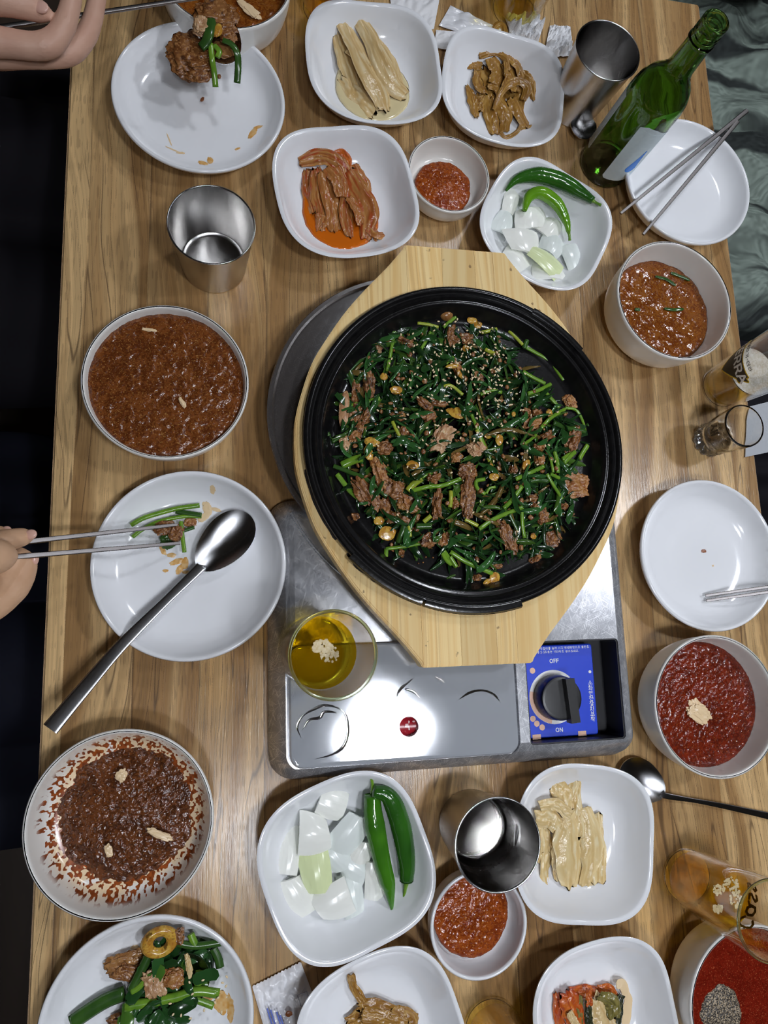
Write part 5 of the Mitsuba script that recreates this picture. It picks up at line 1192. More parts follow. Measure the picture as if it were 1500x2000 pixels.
def tumbler(name, label, c, z0, r0, r1, h, level, drink, drink_label, foam=None, base=0.8, wall=0.2):
    key = thing(name, label, 'glass')
    R = lambda z: r0 + (r1 - r0) * z / h
    p = [(0, 0.12), (r0 - 0.5, 0.10), (r0 - 0.3, 0.0), (r0 - 0.08, 0.06), (r0, 0.25)] + [(R(z), z) for z in np.linspace(0.8, h - 0.12, 10)]
    p += [(R(z) - wall, z) for z in np.linspace(h - 0.12, base + 0.5, 10)] + [(R(base) - wall - 0.12, base + 0.12), (R(base) - wall - 0.5, base), (0, base)]
    obj('glass_body', moved(lathe(p, 96), c[0], c[1], z0), 'thin_glass', key, smooth=40)
    t, k = np.arange(96) * 2 * np.pi / 96, np.linspace(0, 2 * np.pi, 11)
    s = np.stack([r1 - wall / 2 + 0.135 * np.cos(k), h - 0.05 + 0.135 * np.sin(k)], 1)
    obj('rim', moved(tm(np.stack([s[:, :1] * np.cos(t), s[:, :1] * np.sin(t), np.repeat(s[:, 1:2], 96, 1)], -1).reshape(-1, 3), grid_faces(len(s), 96, True)), c[0], c[1], z0), 'glass_rim', key, smooth=True)
    if level:
        e = 0.06
        q = [(0, base + e), (R(base) - wall - 0.5, base + e), (R(base) - wall - 0.13, base + 0.13), (R(base + 0.5) - wall - e, base + 0.5), (R(level) - wall - e, level), (0, level)]
        obj('beer', moved(lathe(q, 96), c[0], c[1], z0), drink, smooth=40, label=drink_label, cat='beer', kind='stuff')
    return R


cL = (7.3, -1.63, 17.2)
tumbler('beer_glass', 'half-empty beer glass standing on the stove beside the wooden handle', cL, 4.02, 3.35, 3.42, 13.2, 5.2, 'beer', 'amber beer in the glass standing on the stove')
def froth(spots, z, n, seed):
    """Foam on a drink: many small bubbles run together into a ragged flat patch."""
    g = np.random.default_rng(seed)
    dots = []
    for x, y, a, b in spots:
        for _ in range(n):
            t_, r_ = g.uniform(0, 6.28), math.sqrt(g.random()) * g.uniform(0.75, 1.05)
            dots.append(sg.Point(x + a * r_ * math.cos(t_), y + b * r_ * math.sin(t_)).buffer(g.uniform(0.05, 0.15), quad_segs=3))
    return slab(so.unary_union(dots).buffer(0.015), z, z + 0.06)


foam = [froth([(cL[0] + x, cL[1] + y, a, b) for x, y, a, b in ((0.15, 0.6, 1.0, 0.6), (0.75, -0.2, 0.85, 0.75), (-0.35, 0.35, 0.4, 0.35))], 4.02 + 5.2, 70, 3)]
obj('beer_foam', cat_(*foam), 'foam_amber', smooth=True, label='patch of pale foam on the amber beer on the stove', cat='foam', kind='stuff')
cR = (46.35, -26.6, 0)
cR = (cR[0] + 0.15, cR[1] + 0.2)
RR = tumbler('beer_glass', 'beer glass with dark lettering, one third full, near the right edge', cR, 0, 2.9, 3.5, 12.3, 5.9, 'beer', 'amber beer in the glass with dark lettering')
foam = [froth([(cR[0] + x, cR[1] + y, a, b) for x, y, a, b in ((0.9, 1.0, 0.9, 0.7), (1.2, -0.4, 0.7, 0.8), (-0.6, 0.6, 0.7, 0.5), (-0.9, -1.0, 0.6, 0.5))], 5.9, 40, 4)]
obj('beer_foam', cat_(*foam), 'foam_amber', smooth=True, label='thin foam patches on the beer in the glass with dark lettering', cat='foam', kind='stuff')
cT = (57.41, 27.68, 0)
RT = tumbler('beer_glass', 'beer glass printed with a black and gold badge, beside the deep stew bowl', cT, 0, 2.65, 3.4, 12.3, 5.3, 'beer_light', 'pale yellow beer in the glass with the badge')
obj('beer_foam', moved(lathe([(0, 5.26), (RT(5.3) - 0.2, 5.26), (RT(5.3) - 0.2, 5.42), (RT(5.3) - 0.5, 5.45), (0, 5.42)], 64), cT[0], cT[1]), 'foam', smooth=40, label='white foam on the pale beer in the glass with the badge', cat='foam', kind='stuff')


def text_shape(word, size, bold=True):
    """Latin letters as a shapely shape (from the lettering mesh, cut flat)."""
    m = meshkit.text_mesh(word, size, 0.02, bold)
    tri = m.triangles[m.face_normals[:, 2] > 0.9][:, :, :2]
    return so.unary_union([sg.Polygon(t).buffer(0.002) for t in tri])


# the badge: white letters with a black edge on a black triangle with a gold rim
word = text_shape('TERRA', 1.25)
word = sa.translate(word, -(word.bounds[0] + word.bounds[2]) / 2, 0)
tri = sg.Polygon([(-2.75, 1.0), (2.75, 1.0), (0, -2.1)]).buffer(0.08)
arch = sg.Polygon([(x, 1.55 - 0.10 * x * x * 0.5) for x in np.linspace(-2.75, 2.75, 20)] + [(2.75, -0.2), (-2.75, -0.2)])
badge = so.unary_union([tri, sg.box(-2.4, -0.15, 2.4, 1.45)])
kT = 'beer_glass_002'
ang = 168
obj('badge_rim', moved(wrap(badge.buffer(0.14).difference(badge), RT, 6.3, ang, 0.02), cT[0], cT[1]), 'print_gold', kT, smooth=False)
obj('badge', moved(wrap(badge.difference(word), RT, 6.3, ang, 0.02), cT[0], cT[1]), 'print_black', kT, smooth=False)
obj('lettering', moved(wrap(word, RT, 6.3, ang, 0.03), cT[0], cT[1]), 'print_white', kT, smooth=False, label='white letters TERRA on the badge')
han = hangul('청정라거-테라', 0.52, 0.11)
han = sa.translate(han, -(han.bounds[0] + han.bounds[2]) / 2, 0)
obj('lettering', moved(wrap(han, RT, 8.35, ang, 0.02), cT[0], cT[1]), 'print_black', kT, smooth=False, label='small black Hangul above the badge')
cas = so.unary_union([l.buffer(0.13, quad_segs=4) for l in (
    sg.LineString([(1.0, 1.5), (0.75, 1.75), (0.35, 1.75), (0.1, 1.3), (0.05, 0.7), (0.3, 0.25), (0.75, 0.2), (1.05, 0.45)]),
    sg.LineString([(2.25, 1.15), (1.95, 1.3), (1.5, 1.15), (1.35, 0.7), (1.55, 0.3), (1.95, 0.3), (2.25, 0.7), (2.25, 1.2), (2.3, 0.4), (2.5, 0.25)]),
    sg.LineString([(3.35, 1.2), (3.0, 1.3), (2.8, 1.05), (3.0, 0.8), (3.3, 0.6), (3.2, 0.3), (2.8, 0.25)]),
    sg.LineString([(4.3, 1.2), (3.95, 1.3), (3.75, 1.05), (3.95, 0.8), (4.25, 0.6), (4.15, 0.3), (3.7, 0.25)]))])
cas = sa.translate(cas, -2.0, 0)
obj('lettering', moved(wrap(cas, RR, 5.1, -28, 0.02), cR[0], cR[1]), 'print_navy', 'beer_glass_001', smooth=False, label='dark blue brush lettering Cass on the far wall')

# the shot glass: waisted, with a fluted heavy foot
cS = (54.7, 20.95)
SHOT = thing('shot_glass', 'small clear shot glass with black Hangul print at the right edge of the table', 'glass')
nS = 120


def flute(t, row):
    return 1 + row[2] * np.cos(t * 12)


sp = [(0, 0.15, 0), (1.5, 0.1, .02), (1.75, 0.0, .03), (1.9, 0.15, .05), (1.98, 0.6, .06), (1.95, 1.2, .06), (1.85, 1.6, .03), (1.92, 1.9, 0), (2.08, 2.4, 0), (2.2, 3.2, 0), (2.32, 4.6, 0), (2.42, 6.2, 0), (2.40, 6.42, 0), (2.32, 6.5, 0), (2.24, 6.42, 0),
      (2.14, 4.6, 0), (2.0, 3.2, 0), (1.8, 2.4, 0), (1.5, 2.05, 0), (0.8, 1.85, 0), (0, 1.8, 0)]
obj('glass_body', moved(lathe(sp, nS, flute), cS[0], cS[1]), 'glass', SHOT, smooth=40)
RS = lambda z: float(np.interp(z, [2.4, 3.2, 4.6, 6.2], [2.08, 2.2, 2.32, 2.42]))
sae = sa.translate(hangul('새', 1.25, 0.16), -0.62, 0)
obj('lettering', moved(wrap(sae, RS, 3.75, 178, 0.02), cS[0], cS[1]), 'print_black', SHOT, smooth=False)
obj('lettering', moved(wrap(sa.translate(hangul('소주', 0.36, 0.14), -0.42, 0), RS, 5.2, 176, 0.02), cS[0], cS[1]), 'print_black', SHOT, smooth=False)
drop = sg.Point(0, 0).buffer(0.2).union(sg.Polygon([(-0.17, 0.1), (0.17, 0.1), (0, 0.5)]))
obj('print_drop', moved(wrap(drop.difference(drop.buffer(-0.09)), RS, 3.0, 200, 0.02), cS[0], cS[1]), 'print_black', SHOT, smooth=False)
for k in range(3):
    obj('print_line', moved(wrap(sg.box(-0.5, 0, 0.5 - 0.2 * k, 0.07), RS, 3.45 - 0.16 * k, 176, 0.02), cS[0], cS[1]), 'print_grey', SHOT, smooth=False)

# the green bottle
cB = (44.5, 55.9)
BOTTLE = thing('soju_bottle', 'open green glass bottle with a pale label beside the tall steel cup', 'bottle')
bp = [(0, 0.5), (2.0, 0.4), (2.7, 0.05), (3.0, 0.0), (3.2, 0.25), (3.25, 0.7), (3.27, 6.0), (3.25, 11.6), (3.1, 12.6), (2.7, 13.6), (2.1, 14.4), (1.62, 15.1), (1.42, 15.9), (1.36, 17.2), (1.30, 18.9), (1.42, 19.0), (1.46, 19.15), (1.42, 19.3), (1.30, 19.4),
      (1.29, 19.65), (1.39, 19.75), (1.39, 19.85), (1.29, 19.95), (1.29, 20.15), (1.39, 20.25), (1.39, 20.35), (1.29, 20.45), (1.29, 20.7), (1.37, 20.8), (1.38, 21.1), (1.36, 21.4), (1.28, 21.5), (1.1, 21.5), (1.02, 21.4)]
bi = [(1.0, 20.8), (1.0, 17.2), (1.08, 15.9), (1.3, 15.1), (1.8, 14.3), (2.4, 13.5), (2.8, 12.6), (2.97, 11.6), (2.98, 6.0), (2.96, 1.0), (2.7, 0.75), (1.8, 0.95), (0, 1.1)]
obj('glass_body', moved(lathe(bp + bi, 96), cB[0], cB[1]), 'glass_green', BOTTLE, smooth=35)
lab = sg.Polygon([(-3.3, 0.2), (-3.1, 0), (2.6, 0), (3.3, 0.5), (3.5, 1.4), (3.5, 6.0), (3.0, 6.6), (2.0, 6.9), (0.5, 7.4), (-1.5, 8.4), (-2.6, 8.6), (-3.3, 8.3)]).buffer(0.15)
LAB_A = -58
obj('front_label', moved(wrap(lab, 3.27, 2.0, LAB_A, 0.02), cB[0], cB[1]), 'label_paper', BOTTLE, smooth=False, label='pale blue paper label')
dp = sg.Point(0, 0).buffer(0.62, quad_segs=10).union(sg.Polygon([(-0.58, 0.25), (0.58, 0.25), (0.25, 1.6), (0.0, 3.0)])).buffer(0.05)
obj('blue_drop', moved(wrap(sa.translate(sa.rotate(dp, -6), -0.75, 2.1), 3.30, 2.0, LAB_A, 0.02), cB[0], cB[1]), 'label_blue', BOTTLE, smooth=False, label='blue drop on the label')
back = sg.box(-1.5, 0, 1.5, 8.2).buffer(0.15)
obj('back_label', moved(wrap(back, 3.27, 2.6, 148, 0.02), cB[0], cB[1]), 'label_paper', BOTTLE, smooth=False, label='pale back label')

# other drinks cut by the far and near edges
cX = (31.61, 75.22, 3)
tumbler('beer_glass', 'glass of pale brown drink cut by the far edge of the photo', (34.2, 76.2), 0, 3.1, 3.6, 12.0, 8.5, 'beer_light', 'pale drink in the glass at the far edge')
tumbler('beer_glass', 'yellow beer glass mostly hidden behind the pale kimchi plate', (10.1, 72.4), 0, 2.7, 3.2, 12.0, 4.5, 'beer', 'yellow beer in the glass behind the pale kimchi plate')
cY = (24.09, -37.96, 0)
tumbler('beer_glass', 'glass of yellow beer at the near edge between two square plates', (cY[0], cY[1]), 0, 2.9, 3.5, 12.0, 6.0, 'beer_light', 'yellow beer in the glass at the near edge')


# ------------------------------------------------------------------ spoons and chopsticks
def spoon(label, tip, neck, zs, handle, L, W, depth=0.85, tilt_roll=0.0, hw=(0.28, 0.34, 0.42, 0.48), group=None):
    """A Korean spoon: an oval bowl from neck to tip, and a flat handle through the given points."""
    key = thing('spoon', label, 'spoon')
    tip, neck = np.array(tip, float), np.array(neck, float)
    ax = (neck - tip)
    length = np.linalg.norm(ax)
    ax /= length
    side = np.cross(ax, [0, 0, 1.0])
    side /= np.linalg.norm(side)
    side = side * math.cos(tilt_roll) + np.cross(ax, side) * math.sin(tilt_roll)
    up = np.cross(side, ax)
    c = (tip + neck) / 2
    n, m = 14, 48
    rho, t = np.linspace(0, 1, n), np.arange(m) * 2 * np.pi / m
    u = np.cos(t)
    egg = 1 - 0.16 * u
    x = rho[:, None] * (length / 2) * u
    y = rho[:, None] * (W / 2) * np.sin(t) * egg
    z = -depth * (1 - rho[:, None] ** 2.2) * np.ones(m)
    P = c + x[..., None] * ax + y[..., None] * side + z[..., None] * up
    N = up * 0.1
    rings = np.concatenate([P, (P - N)[::-1]])
    obj('spoon_bowl', closed_grid(rings), 'steel_spoon', key, smooth=40)
    pts_ = [tuple(neck - ax * 0.35), tuple(neck + ax * 0.3)] + list(handle)
    obj('handle', tube(pts_, list(hw), 40, 20, 0.26, 0.0, 0.45), 'steel_spoon', key, smooth=50)
    return key


spoon('steel spoon lying across the round plate, its handle pointing to the near left', (1.3, 11.61, 2.9), (-3.42, 6.42, 2.8), None, [(-9.69, -0.08, 3.75), (-13.04, -4.24, 4.7), (-15.31, -7.19, 5.4)], 6.5, 4.3, 0.75, hw=(0.5, 0.40, 0.52, 0.62, 0.70))
spoon('steel spoon lying on the table behind the yellowish kimchi plate', (39.41, -14.91, 0.9), (44.21, -17.92, 0.9), None, [(48.55, -19.01, 0.75), (52.99, -20.15, 0.45), (58.64, -21.7, 0.3)], 6, 4.2, 0.7, hw=(0.34, 0.22, 0.28, 0.34, 0.42))
spoon('steel spoon heaped with meat and greens over the far left plate', (-0.95, 58.51, 5.6), (-2.51, 64.66, 6.6), None, [(-2.92, 65.93, 8.2), (-3.41, 67.87, 11)], 6, 4.1, 0.8, hw=(0.34, 0.24, 0.30, 0.38))
spoon('steel spoon half hidden under the greens on the near left plate', (-3.12, -27.43, 2.4), (-5.97, -31.84, 2.3), None, [(-7.84, -34.25, 3.6), (-11.02, -37.69, 5.2)], 6, 4.2, 0.75, hw=(0.34, 0.24, 0.32, 0.45))
spoon('steel spoon tucked between the tall cup and the green bottle', (42.88, 59.14, 1.2), (40.35, 61.15, 0.9), None, [(38.7, 62.44, 0.6), (34.23, 64.4, 0.4)], 4, 3.4, 0.7, hw=(0.3, 0.22, 0.3, 0.4))


def chopstick(label, a, b, w0=0.20, w1=0.30, group=None, extend=0.0, bsdf='steel_stick'):
    a, b = np.array(a, float), np.array(b, float)
    b = b + (b - a) / np.linalg.norm(b - a) * extend
    return obj('chopstick', tube([a, a + (b - a) * 0.5, b], [w0, (w0 + w1) / 2, w1], 14, 16, 0.7, 0.0, 0.5), bsdf, smooth=35, label=label, cat='chopstick', group=group)


chopstick('flat steel chopstick, upper one of the pair held over the left plate', (-5.49, 10.73, 2.2), (-17.91, 8.15, 9.2), 0.16, 0.26, extend=5.0)
chopstick('flat steel chopstick, lower one of the pair held over the left plate', (-5.23, 8.95, 2.2), (-17.45, 7.07, 9), 0.16, 0.26, extend=5.0)
chopstick('dark chopstick on the right far plate, its tip nearer the chillies', (43.84, 47.05, 3.7), (62.72, 62.85, 3.75), 0.17, 0.30)
chopstick('dark chopstick on the right far plate, its tip nearer the deep stew bowl', (46.49, 44.63, 3.7), (61.17, 61.15, 3.75), 0.17, 0.29)
chopstick('steel chopstick resting in the right plate, the one farther from the camera edge', (51.32, 2.75, 1.3), (57.52, 3.43, 3.6), 0.16, 0.2, extend=9)
chopstick('steel chopstick resting in the right plate, the one nearer the red stew bowl', (51.37, 2.18, 1.3), (57.44, 2.87, 3.6), 0.16, 0.2, extend=9)
chopstick('long steel chopstick in the hand at the far left corner', (-2.96, 58.77, 13), (-19.34, 48.63, 17.3), 0.17, 0.24, extend=4)

# ------------------------------------------------------------------ bites of food
def bite(x, y, z, size, seed, bsdf, rz=0):
    return moved(lump(size, seed, 0.4), x, y, z, rz)


def stems_at(name, rows, label, group, z):
    for k, (pts_, r, m, flat) in enumerate(rows):
        obj(name, tube([(p[0], p[1], p[2] + z) for p in pts_], r, 18, 8, flat), m, smooth=True, label=label if isinstance(label, str) else label[k], cat='chive', group=group)


# on the left plate, at the chopstick tips
stems_at('chive', [
    ([(-9.74, 10.74, 1.5), (-8.67, 11.39, 1.5), (-7.36, 11.85, 1.5), (-5.47, 12.37, 1.5), (-3.43, 12.66, 1.5)], .24, 'stem_green', .7), ([(-9.6, 9.63, 1.25), (-8.68, 10.37, 1.25), (-7.19, 11.13, 1.25), (-4.9, 11.63, 1.25), (-3.25, 11.61, 1.25)], .2, 'stem_green', .7),
    ([(-5.16, 11.07, 1.6), (-5, 9.67, 1.6), (-4.79, 8.08, 1.6)], .2, 'stem_green', .7), ([(-4.86, 10.18, 1.5), (-3.91, 10.52, 1.5)], .18, 'stem_dark', .7), ([(-5.67, 12.13, 1.3), (-4.32, 11.88, 1.3), (-3.25, 11.72, 1.3)], .26, 'stem_dark', .6)],
    ['upper long green chive in the bite on the left plate', 'lower long green chive in the bite on the left plate', 'green chive pointing to the near edge below the bite', 'short green chive right of the chopstick tips', 'short dark chive between the long ones on the left plate'], None, 0.5)
for k, (p, s, rz, m) in enumerate((((-6.65, 10.54, 1.8), (.95, .6, .45), 10, 'meat'), ((-5.55, 10.03, 1.9), (.6, .8, .5), -20, 'meat'), ((-4.31, 11.12, 1.3), (.55, .45, .35), 0, 'meat_orange'), ((-6.39, 9.22, 1.3), (.6, .7, .35), 30, 'stem_dark'))):
    obj('meat_piece' if k < 3 else 'chive_leaf', bite(*p, s, k + 40, m, rz), m, smooth=True, cat='meat' if k < 3 else 'chive', 
        label=('largest brown meat piece in the bite at the chopstick tips', 'brown meat piece between the two chopstick tips', 'orange-brown meat bit right of the chopstick tips')[k] if k < 3 else 'dark crumpled leaf under the lower chopstick tip')
# on the near left plate
stems_at('chive', [
    ([(-9.12, -30.54, 2.6), (-7.13, -30.48, 2.6), (-4.95, -30.33, 2.6), (-3.25, -30.09, 2.6), (-1.36, -30.52, 2.6)], .42, 'stem_green', .75), ([(-13.5, -31.7, 1.6), (-12.22, -31, 1.6), (-10.76, -30.31, 1.6), (-9.28, -29.94, 1.6)], .62, 'stem_dark', .5),
    ([(-4.93, -26.08, 2.6), (-3.29, -26.48, 2.6), (-1.06, -26.43, 2.6)], .33, 'stem_dark', .7), ([(-3.82, -25.46, 2.6), (-3.38, -26.5, 2.6)], .33, 'stem_green', .7), ([(-4.21, -30.55, 2.2), (-3.09, -31.02, 2.2), (-1.85, -31.61, 2.2)], .33, 'stem_green', .7),
    ([(-7.07, -26.48, 2.4), (-7.88, -28, 2.4), (-8.68, -29.5, 2.4)], .42, 'stem_dark', .6), ([(-3.02, -28.59, 2.4), (-3.18, -29.7, 2.4)], .36, 'stem_green', .7), ([(-1.91, -26.99, 2.2), (-1.47, -27.87, 2.2), (-1.29, -28.63, 2.2)], .36, 'stem_dark', .4),
    ([(-8.65, -29.5, 2.6), (-8, -29.18, 2.6), (-7.34, -28.47, 2.6)], .25, 'stem_green', .7)],
    ['thick bright green stem lying across the near left plate', 'wide dark green blade pointing to the lower left on the near left plate', 'dark green stem crossing the far rim of the near left plate', 'short upright green stem on the near left plate',
     'green stem below the thick bright one on the near left plate', 'dark green blade running down from the yellow ring slice', 'short green stem over the spoon on the near left plate', 'thin dark leaf end at the right of the greens on the near left plate',
     'thin light green stem in the middle of the near left plate'], None, 0.0)
lf, lc = [], []
rg = np.random.default_rng(5)
ar = sg.Polygon([p[:2] for p in [(-7.45, -26.43, 2), (-5.06, -26.21, 2), (-2.62, -26.98, 2), (-1.73, -28.25, 2), (-2.94, -29.58, 2), (-3.8, -30.45, 2), (-4.64, -31.64, 2), (-5.48, -32.65, 2), (-9.33, -32.14, 2), (-9.03, -30.91, 2), (-8.73, -29.51, 2), (-7.92, -28.16, 2)]])
while len(lf) < 75:
    b = ar.bounds
    x, y = rg.uniform(b[0], b[2]), rg.uniform(b[1], b[3])
    if ar.contains(sg.Point(x, y)):
        a = rg.normal(1.0, 0.7)
        ll = rg.uniform(1.3, 2.6)
        z = rg.uniform(1.5, 2.9)
        pts_ = [(x + math.cos(a) * s * ll, y + math.sin(a) * s * ll, z + 0.2 * math.sin(5 * s + x)) for s in np.linspace(-.5, .5, 4)]
        m = ribbon(pts_, rg.uniform(0.6, 1.2), 0.07, 9, 4, 0.12, 1, len(lf), rg.uniform(-.2, .1), rg.uniform(-.7, .7), 0, .45)
        lf.append(m)
        lc.append(np.tile(np.array([0.014, 0.050, 0.012]) * rg.uniform(.7, 1.8) if rg.random() < .75 else np.array([0.06, 0.15, 0.02]), (len(m.vertices), 1)))
obj('chive_leaves', cat_(*lf), 'leaf_mix', smooth=True, color=np.vstack(lc), label='tangle of dark green leaves on the spoon on the near left plate', cat='greens', kind='stuff')
px, py, pz = (-6.36, -25.72, 2.9)
t = np.linspace(0, 2 * np.pi, 40)
rr = [(0.75, -0.25), (1.45, -0.3), (1.6, 0.0), (1.35, 0.35), (0.9, 0.3), (0.55, 0.05), (0.55, -0.1), (0.75, -0.25)]
rr = np.array(rr)
ringm = tm(np.stack([rr[:, :1] * np.cos(t[:-1]) * 1.0, rr[:, :1] * np.sin(t[:-1]) * 0.85, np.repeat(rr[:, 1:2], 39, 1)], -1).reshape(-1, 3), grid_faces(len(rr), 39, True))
obj('garlic_slice', moved(ringm, px, py, pz, 10, 8, 6), 'garlic', smooth=True, label='yellow ring slice at the top of the greens on the near left plate', cat='garlic')
for p, s, rz, m, nm, lab, ct in (((-9.27, -27.56, 1.5), (1.6, .85, .35), 10, 'mushroom', 'mushroom_slice', 'tan mushroom slice beside the greens on the near left plate', 'mushroom'), ((-8.93, -28.25, 1.7), (1.2, .7, .4), -20, 'meat', 'meat_piece', 'brown meat piece under the tan mushroom slice', 'meat'),
                                 ((-5.21, -28.72, 2.9), (.8, .75, .45), 0, 'meat_orange', 'meat_piece', 'orange-brown meat piece on top of the greens on the near left plate', 'meat'), ((-6.73, -29.06, 2.7), (.8, 1.2, .35), 15, 'meat_pale', 'meat_piece', 'pale meat piece in the middle of the near left plate', 'meat'),
                                 ((-4.75, -25.45, 2.8), (.4, .6, .3), 0, 'meat', 'meat_piece', 'small brown meat piece beside the yellow ring slice', 'meat'), ((-9.79, -32.42, 1.1), (.8, .6, .4), 0, 'meat', 'meat_piece', 'brown meat crumb at the bottom edge of the near left plate', 'meat'),
                                 ((-3.94, -27.78, 3), (.22, .9, .2), 10, 'kimchi_pale', 'mushroom_slice', 'thin pale mushroom stem on the greens on the near left plate', 'mushroom')):
    obj(nm, bite(*p, s, int(p[0] * 9) % 50 + 50, m, rz), m, smooth=True, label=lab, cat=ct)
sd = [moved(s0, *(-5.05, -27.43, 3.05)[:2], 0, 0)]
sd = []
for k in range(16):
    q = rg.uniform(-1, 1, 2)
    sd.append(moved(s0, -3.3 + q[0] * 2.8, -31.3 + q[1] * 2.6, 3.0, rg.uniform(0, 180)))
obj('sesame_seeds', cat_(*sd), 'sesame', smooth=True, label='sesame seeds on the greens on the near left plate', cat='sesame seeds', kind='stuff')
# on the held spoon
obj('meat_piece', moved(lump((2.05, 2.3, 0.8), 9), *(-4.51, 58.94, 5.4), 25), 'meat', smooth=True, label='large ragged brown meat patty hanging off the held spoon', cat='meat')
obj('meat_piece', moved(lump((2.0, 1.5, 0.7), 12), *(-1.98, 62.7, 6.9), 0), 'meat', smooth=True, label='brown meat heap at the top of the held spoon', cat='meat')
obj('meat_piece', moved(lump((0.75, 1.0, 0.5), 14), *(-3.52, 61.02, 7.2), 0), 'meat_pale', smooth=True, label='small greyish meat lump at the left of the held spoon', cat='meat')
obj('meat_piece', moved(lump((0.9, 1.5, 0.5), 15), *(-1.05, 61.53, 6.7), 10), 'meat', smooth=True, label='brown meat strip at the right of the held spoon', cat='meat')
obj('garlic_slice', moved(blob((0.5, 0.8, 0.3), 16, 0.3, 1.6), *(-1.91, 60.8, 7.2), -15), 'garlic', smooth=True, label='yellow garlic slice in the middle of the held spoon', cat='garlic')
obj('meat_piece', moved(blob((1.2, 1.0, 0.35), 17, 0.4, 2), *(-1.31, 59.88, 5.9), 10), 'mushroom', smooth=True, label='brown slice near the tip of the held spoon', cat='meat')
stems_at('chive', [
    ([(-2.47, 61.93, 7.3), (-2.66, 60.38, 7.4), (-3.01, 59.41, 7.1), (-3.52, 58.96, 6.8)], .52, 'stem_dark', .5), ([(-2.56, 59.4, 7), (-2.41, 58.01, 6.6), (-2.23, 57.25, 5.8), (-2.09, 56.17, 5)], .3, 'stem_green', .6), ([(-1.35, 60, 7), (-0.48, 59.75, 6.9), (0.09, 59.04, 6.6), (0.19, 58.2, 5.8), (0.09, 56.95, 5)], .34, 'stem_dark', .35),
    ([(-2.22, 59.64, 6.6), (-1.71, 59.09, 6.5), (-1.91, 58.44, 6.4)], .3, 'stem_green', .5)],
    ['dark green blade knotted over the middle of the held spoon', 'light green stem hanging straight off the held spoon', 'dark green leaf hanging off the tip of the held spoon', 'short green bend inside the held spoon'], None, 0.0)
obj('meat_piece', moved(blob((.22, .26, .15), 3, .2, 1, 2), *(-1.84, 60.99, 0.9)), 'meat', smooth=True, label='tiny brown crumb on the far left plate below the held spoon', cat='meat')
obj('meat_piece', moved(blob((.16, .3, .1), 4, .4, 2, 2), *(-3.62, 57.89, 0.9), -35), 'smear_brown', smooth=True, label='tiny dark crumb in the middle of the far left plate', cat='meat')


# dried smears of sauce on the plates
def smear(label, c, floor, rows, bsdf):
    ms = []
    for k, ((px, py, _), a, b, rz) in enumerate(rows):
        m = moved(blob((a, b, 0.05), k + int(px * 3), 0.5, 2.4, 3), px, py, 0, rz)
        v = np.asarray(m.vertices).copy()
        v[:, 2] = v[:, 2] * 0.6 + [floor(math.hypot(q[0] - c[0], q[1] - c[1])) + 0.02 + (0.48 + 0.0875 * (q[0] - c[0]) if c is PB else 0) for q in v]
        ms.append(tm(v, m.faces))
    obj('sauce_smear', cat_(*ms), bsdf, smooth=True, label=label, cat='smear', kind='stuff')


PA, PB, PC, PE = (-3.75, 56.5), (-3.95, 6.8), (-7.2, -32.2), (51.1, 7.15)
smear('orange smear at the right side of the far left plate', PA, rp_floor, [((1.79, 54.49, 1.5), .28, .75, -30), ((2.35, 55.23, 1.6), .45, .18, 10), ((0.16, 52.4, 1.3), .3, .12, 30)], 'smear_orange')
smear('double orange smear at the near side of the far left plate', PA, rp_floor, [((-2.74, 50.63, 1.5), .3, .42, 10), ((-3.48, 50.18, 1.5), .5, .25, -15)], 'smear_orange')
smear('thin crossing streaks at the near left of the far left plate', PA, rp_floor, [((-6.45, 51.43, 1.3), .95, .08, -20), ((-7, 52.65, 1.2), .08, .75, 20), ((-5.82, 51.2, 1.3), .4, .13, 5)], 'smear_pale')
smear('orange sauce smears below the bite on the left plate', PB, rp_floor, [((-5.59, 7.28, 0.8), .6, .25, 20), ((-5.25, 6.58, 0.8), .5, .3, 60), ((-6.08, 7.93, 0.8), .4, .2, 0), ((-4.78, 7.17, 0.8), .3, .5, 0), ((-6.9, 8.44, 0.8), .5, .2, -60), ((-6.58, 6.45, 0.8), .25, .15, 0), ((-4.67, 6.27, 0.8), .35, .15, 0)], 'smear_orange')
smear('pale sauce smear right of the bite on the left plate', PB, rp_floor, [((-2.74, 12.42, 0.8), .4, .7, 20), ((-3.08, 11.6, 0.8), .6, .35, 30), ((-1.9, 12.32, 0.8), .5, .16, -15), ((-2.2, 14.2, 1.2), .25, .4, 0)], 'smear_pale')
smear('orange smear at the right side of the near left plate', PC, rp_floor, [((-0.93, -32.06, 1.5), .8, .9, 30), ((-0.31, -32.79, 1.6), .5, .7, 0), ((-2.26, -31.49, 1.2), .5, .3, 0)], 'smear_orange')
smear('pale smears at the far right of the near left plate', PC, rp_floor, [((0.12, -29.63, 1.7), .35, .8, 15), ((-0.19, -29.88, 1.7), .2, .3, 0), ((-3.34, -25.73, 1.8), .3, .2, 0), ((-3.07, -25.3, 1.9), .3, .15, 0), ((-8.64, -26.69, 1.3), .35, .2, 0)], 'smear_pale')
smear('small brown spot in the middle of the right plate', PE, rp_floor, [((52.1, 7.79, 0.8), .32, .18, 0)], 'smear_brown')
smear('faint specks at the left rim of the right plate', PE, rp_floor, [((43.93, 8.11, 2.6), .12, .12, 0), ((43.59, 7.87, 2.8), .12, .3, 0), ((53.07, 6.09, 0.8), .12, .1, 0)], 'smear_pale')

# ------------------------------------------------------------------ wrappers and napkins
WIPE = thing('wet_wipe_packet', 'crinkled white wet-wipe packet beside the near onion plate', 'packet')


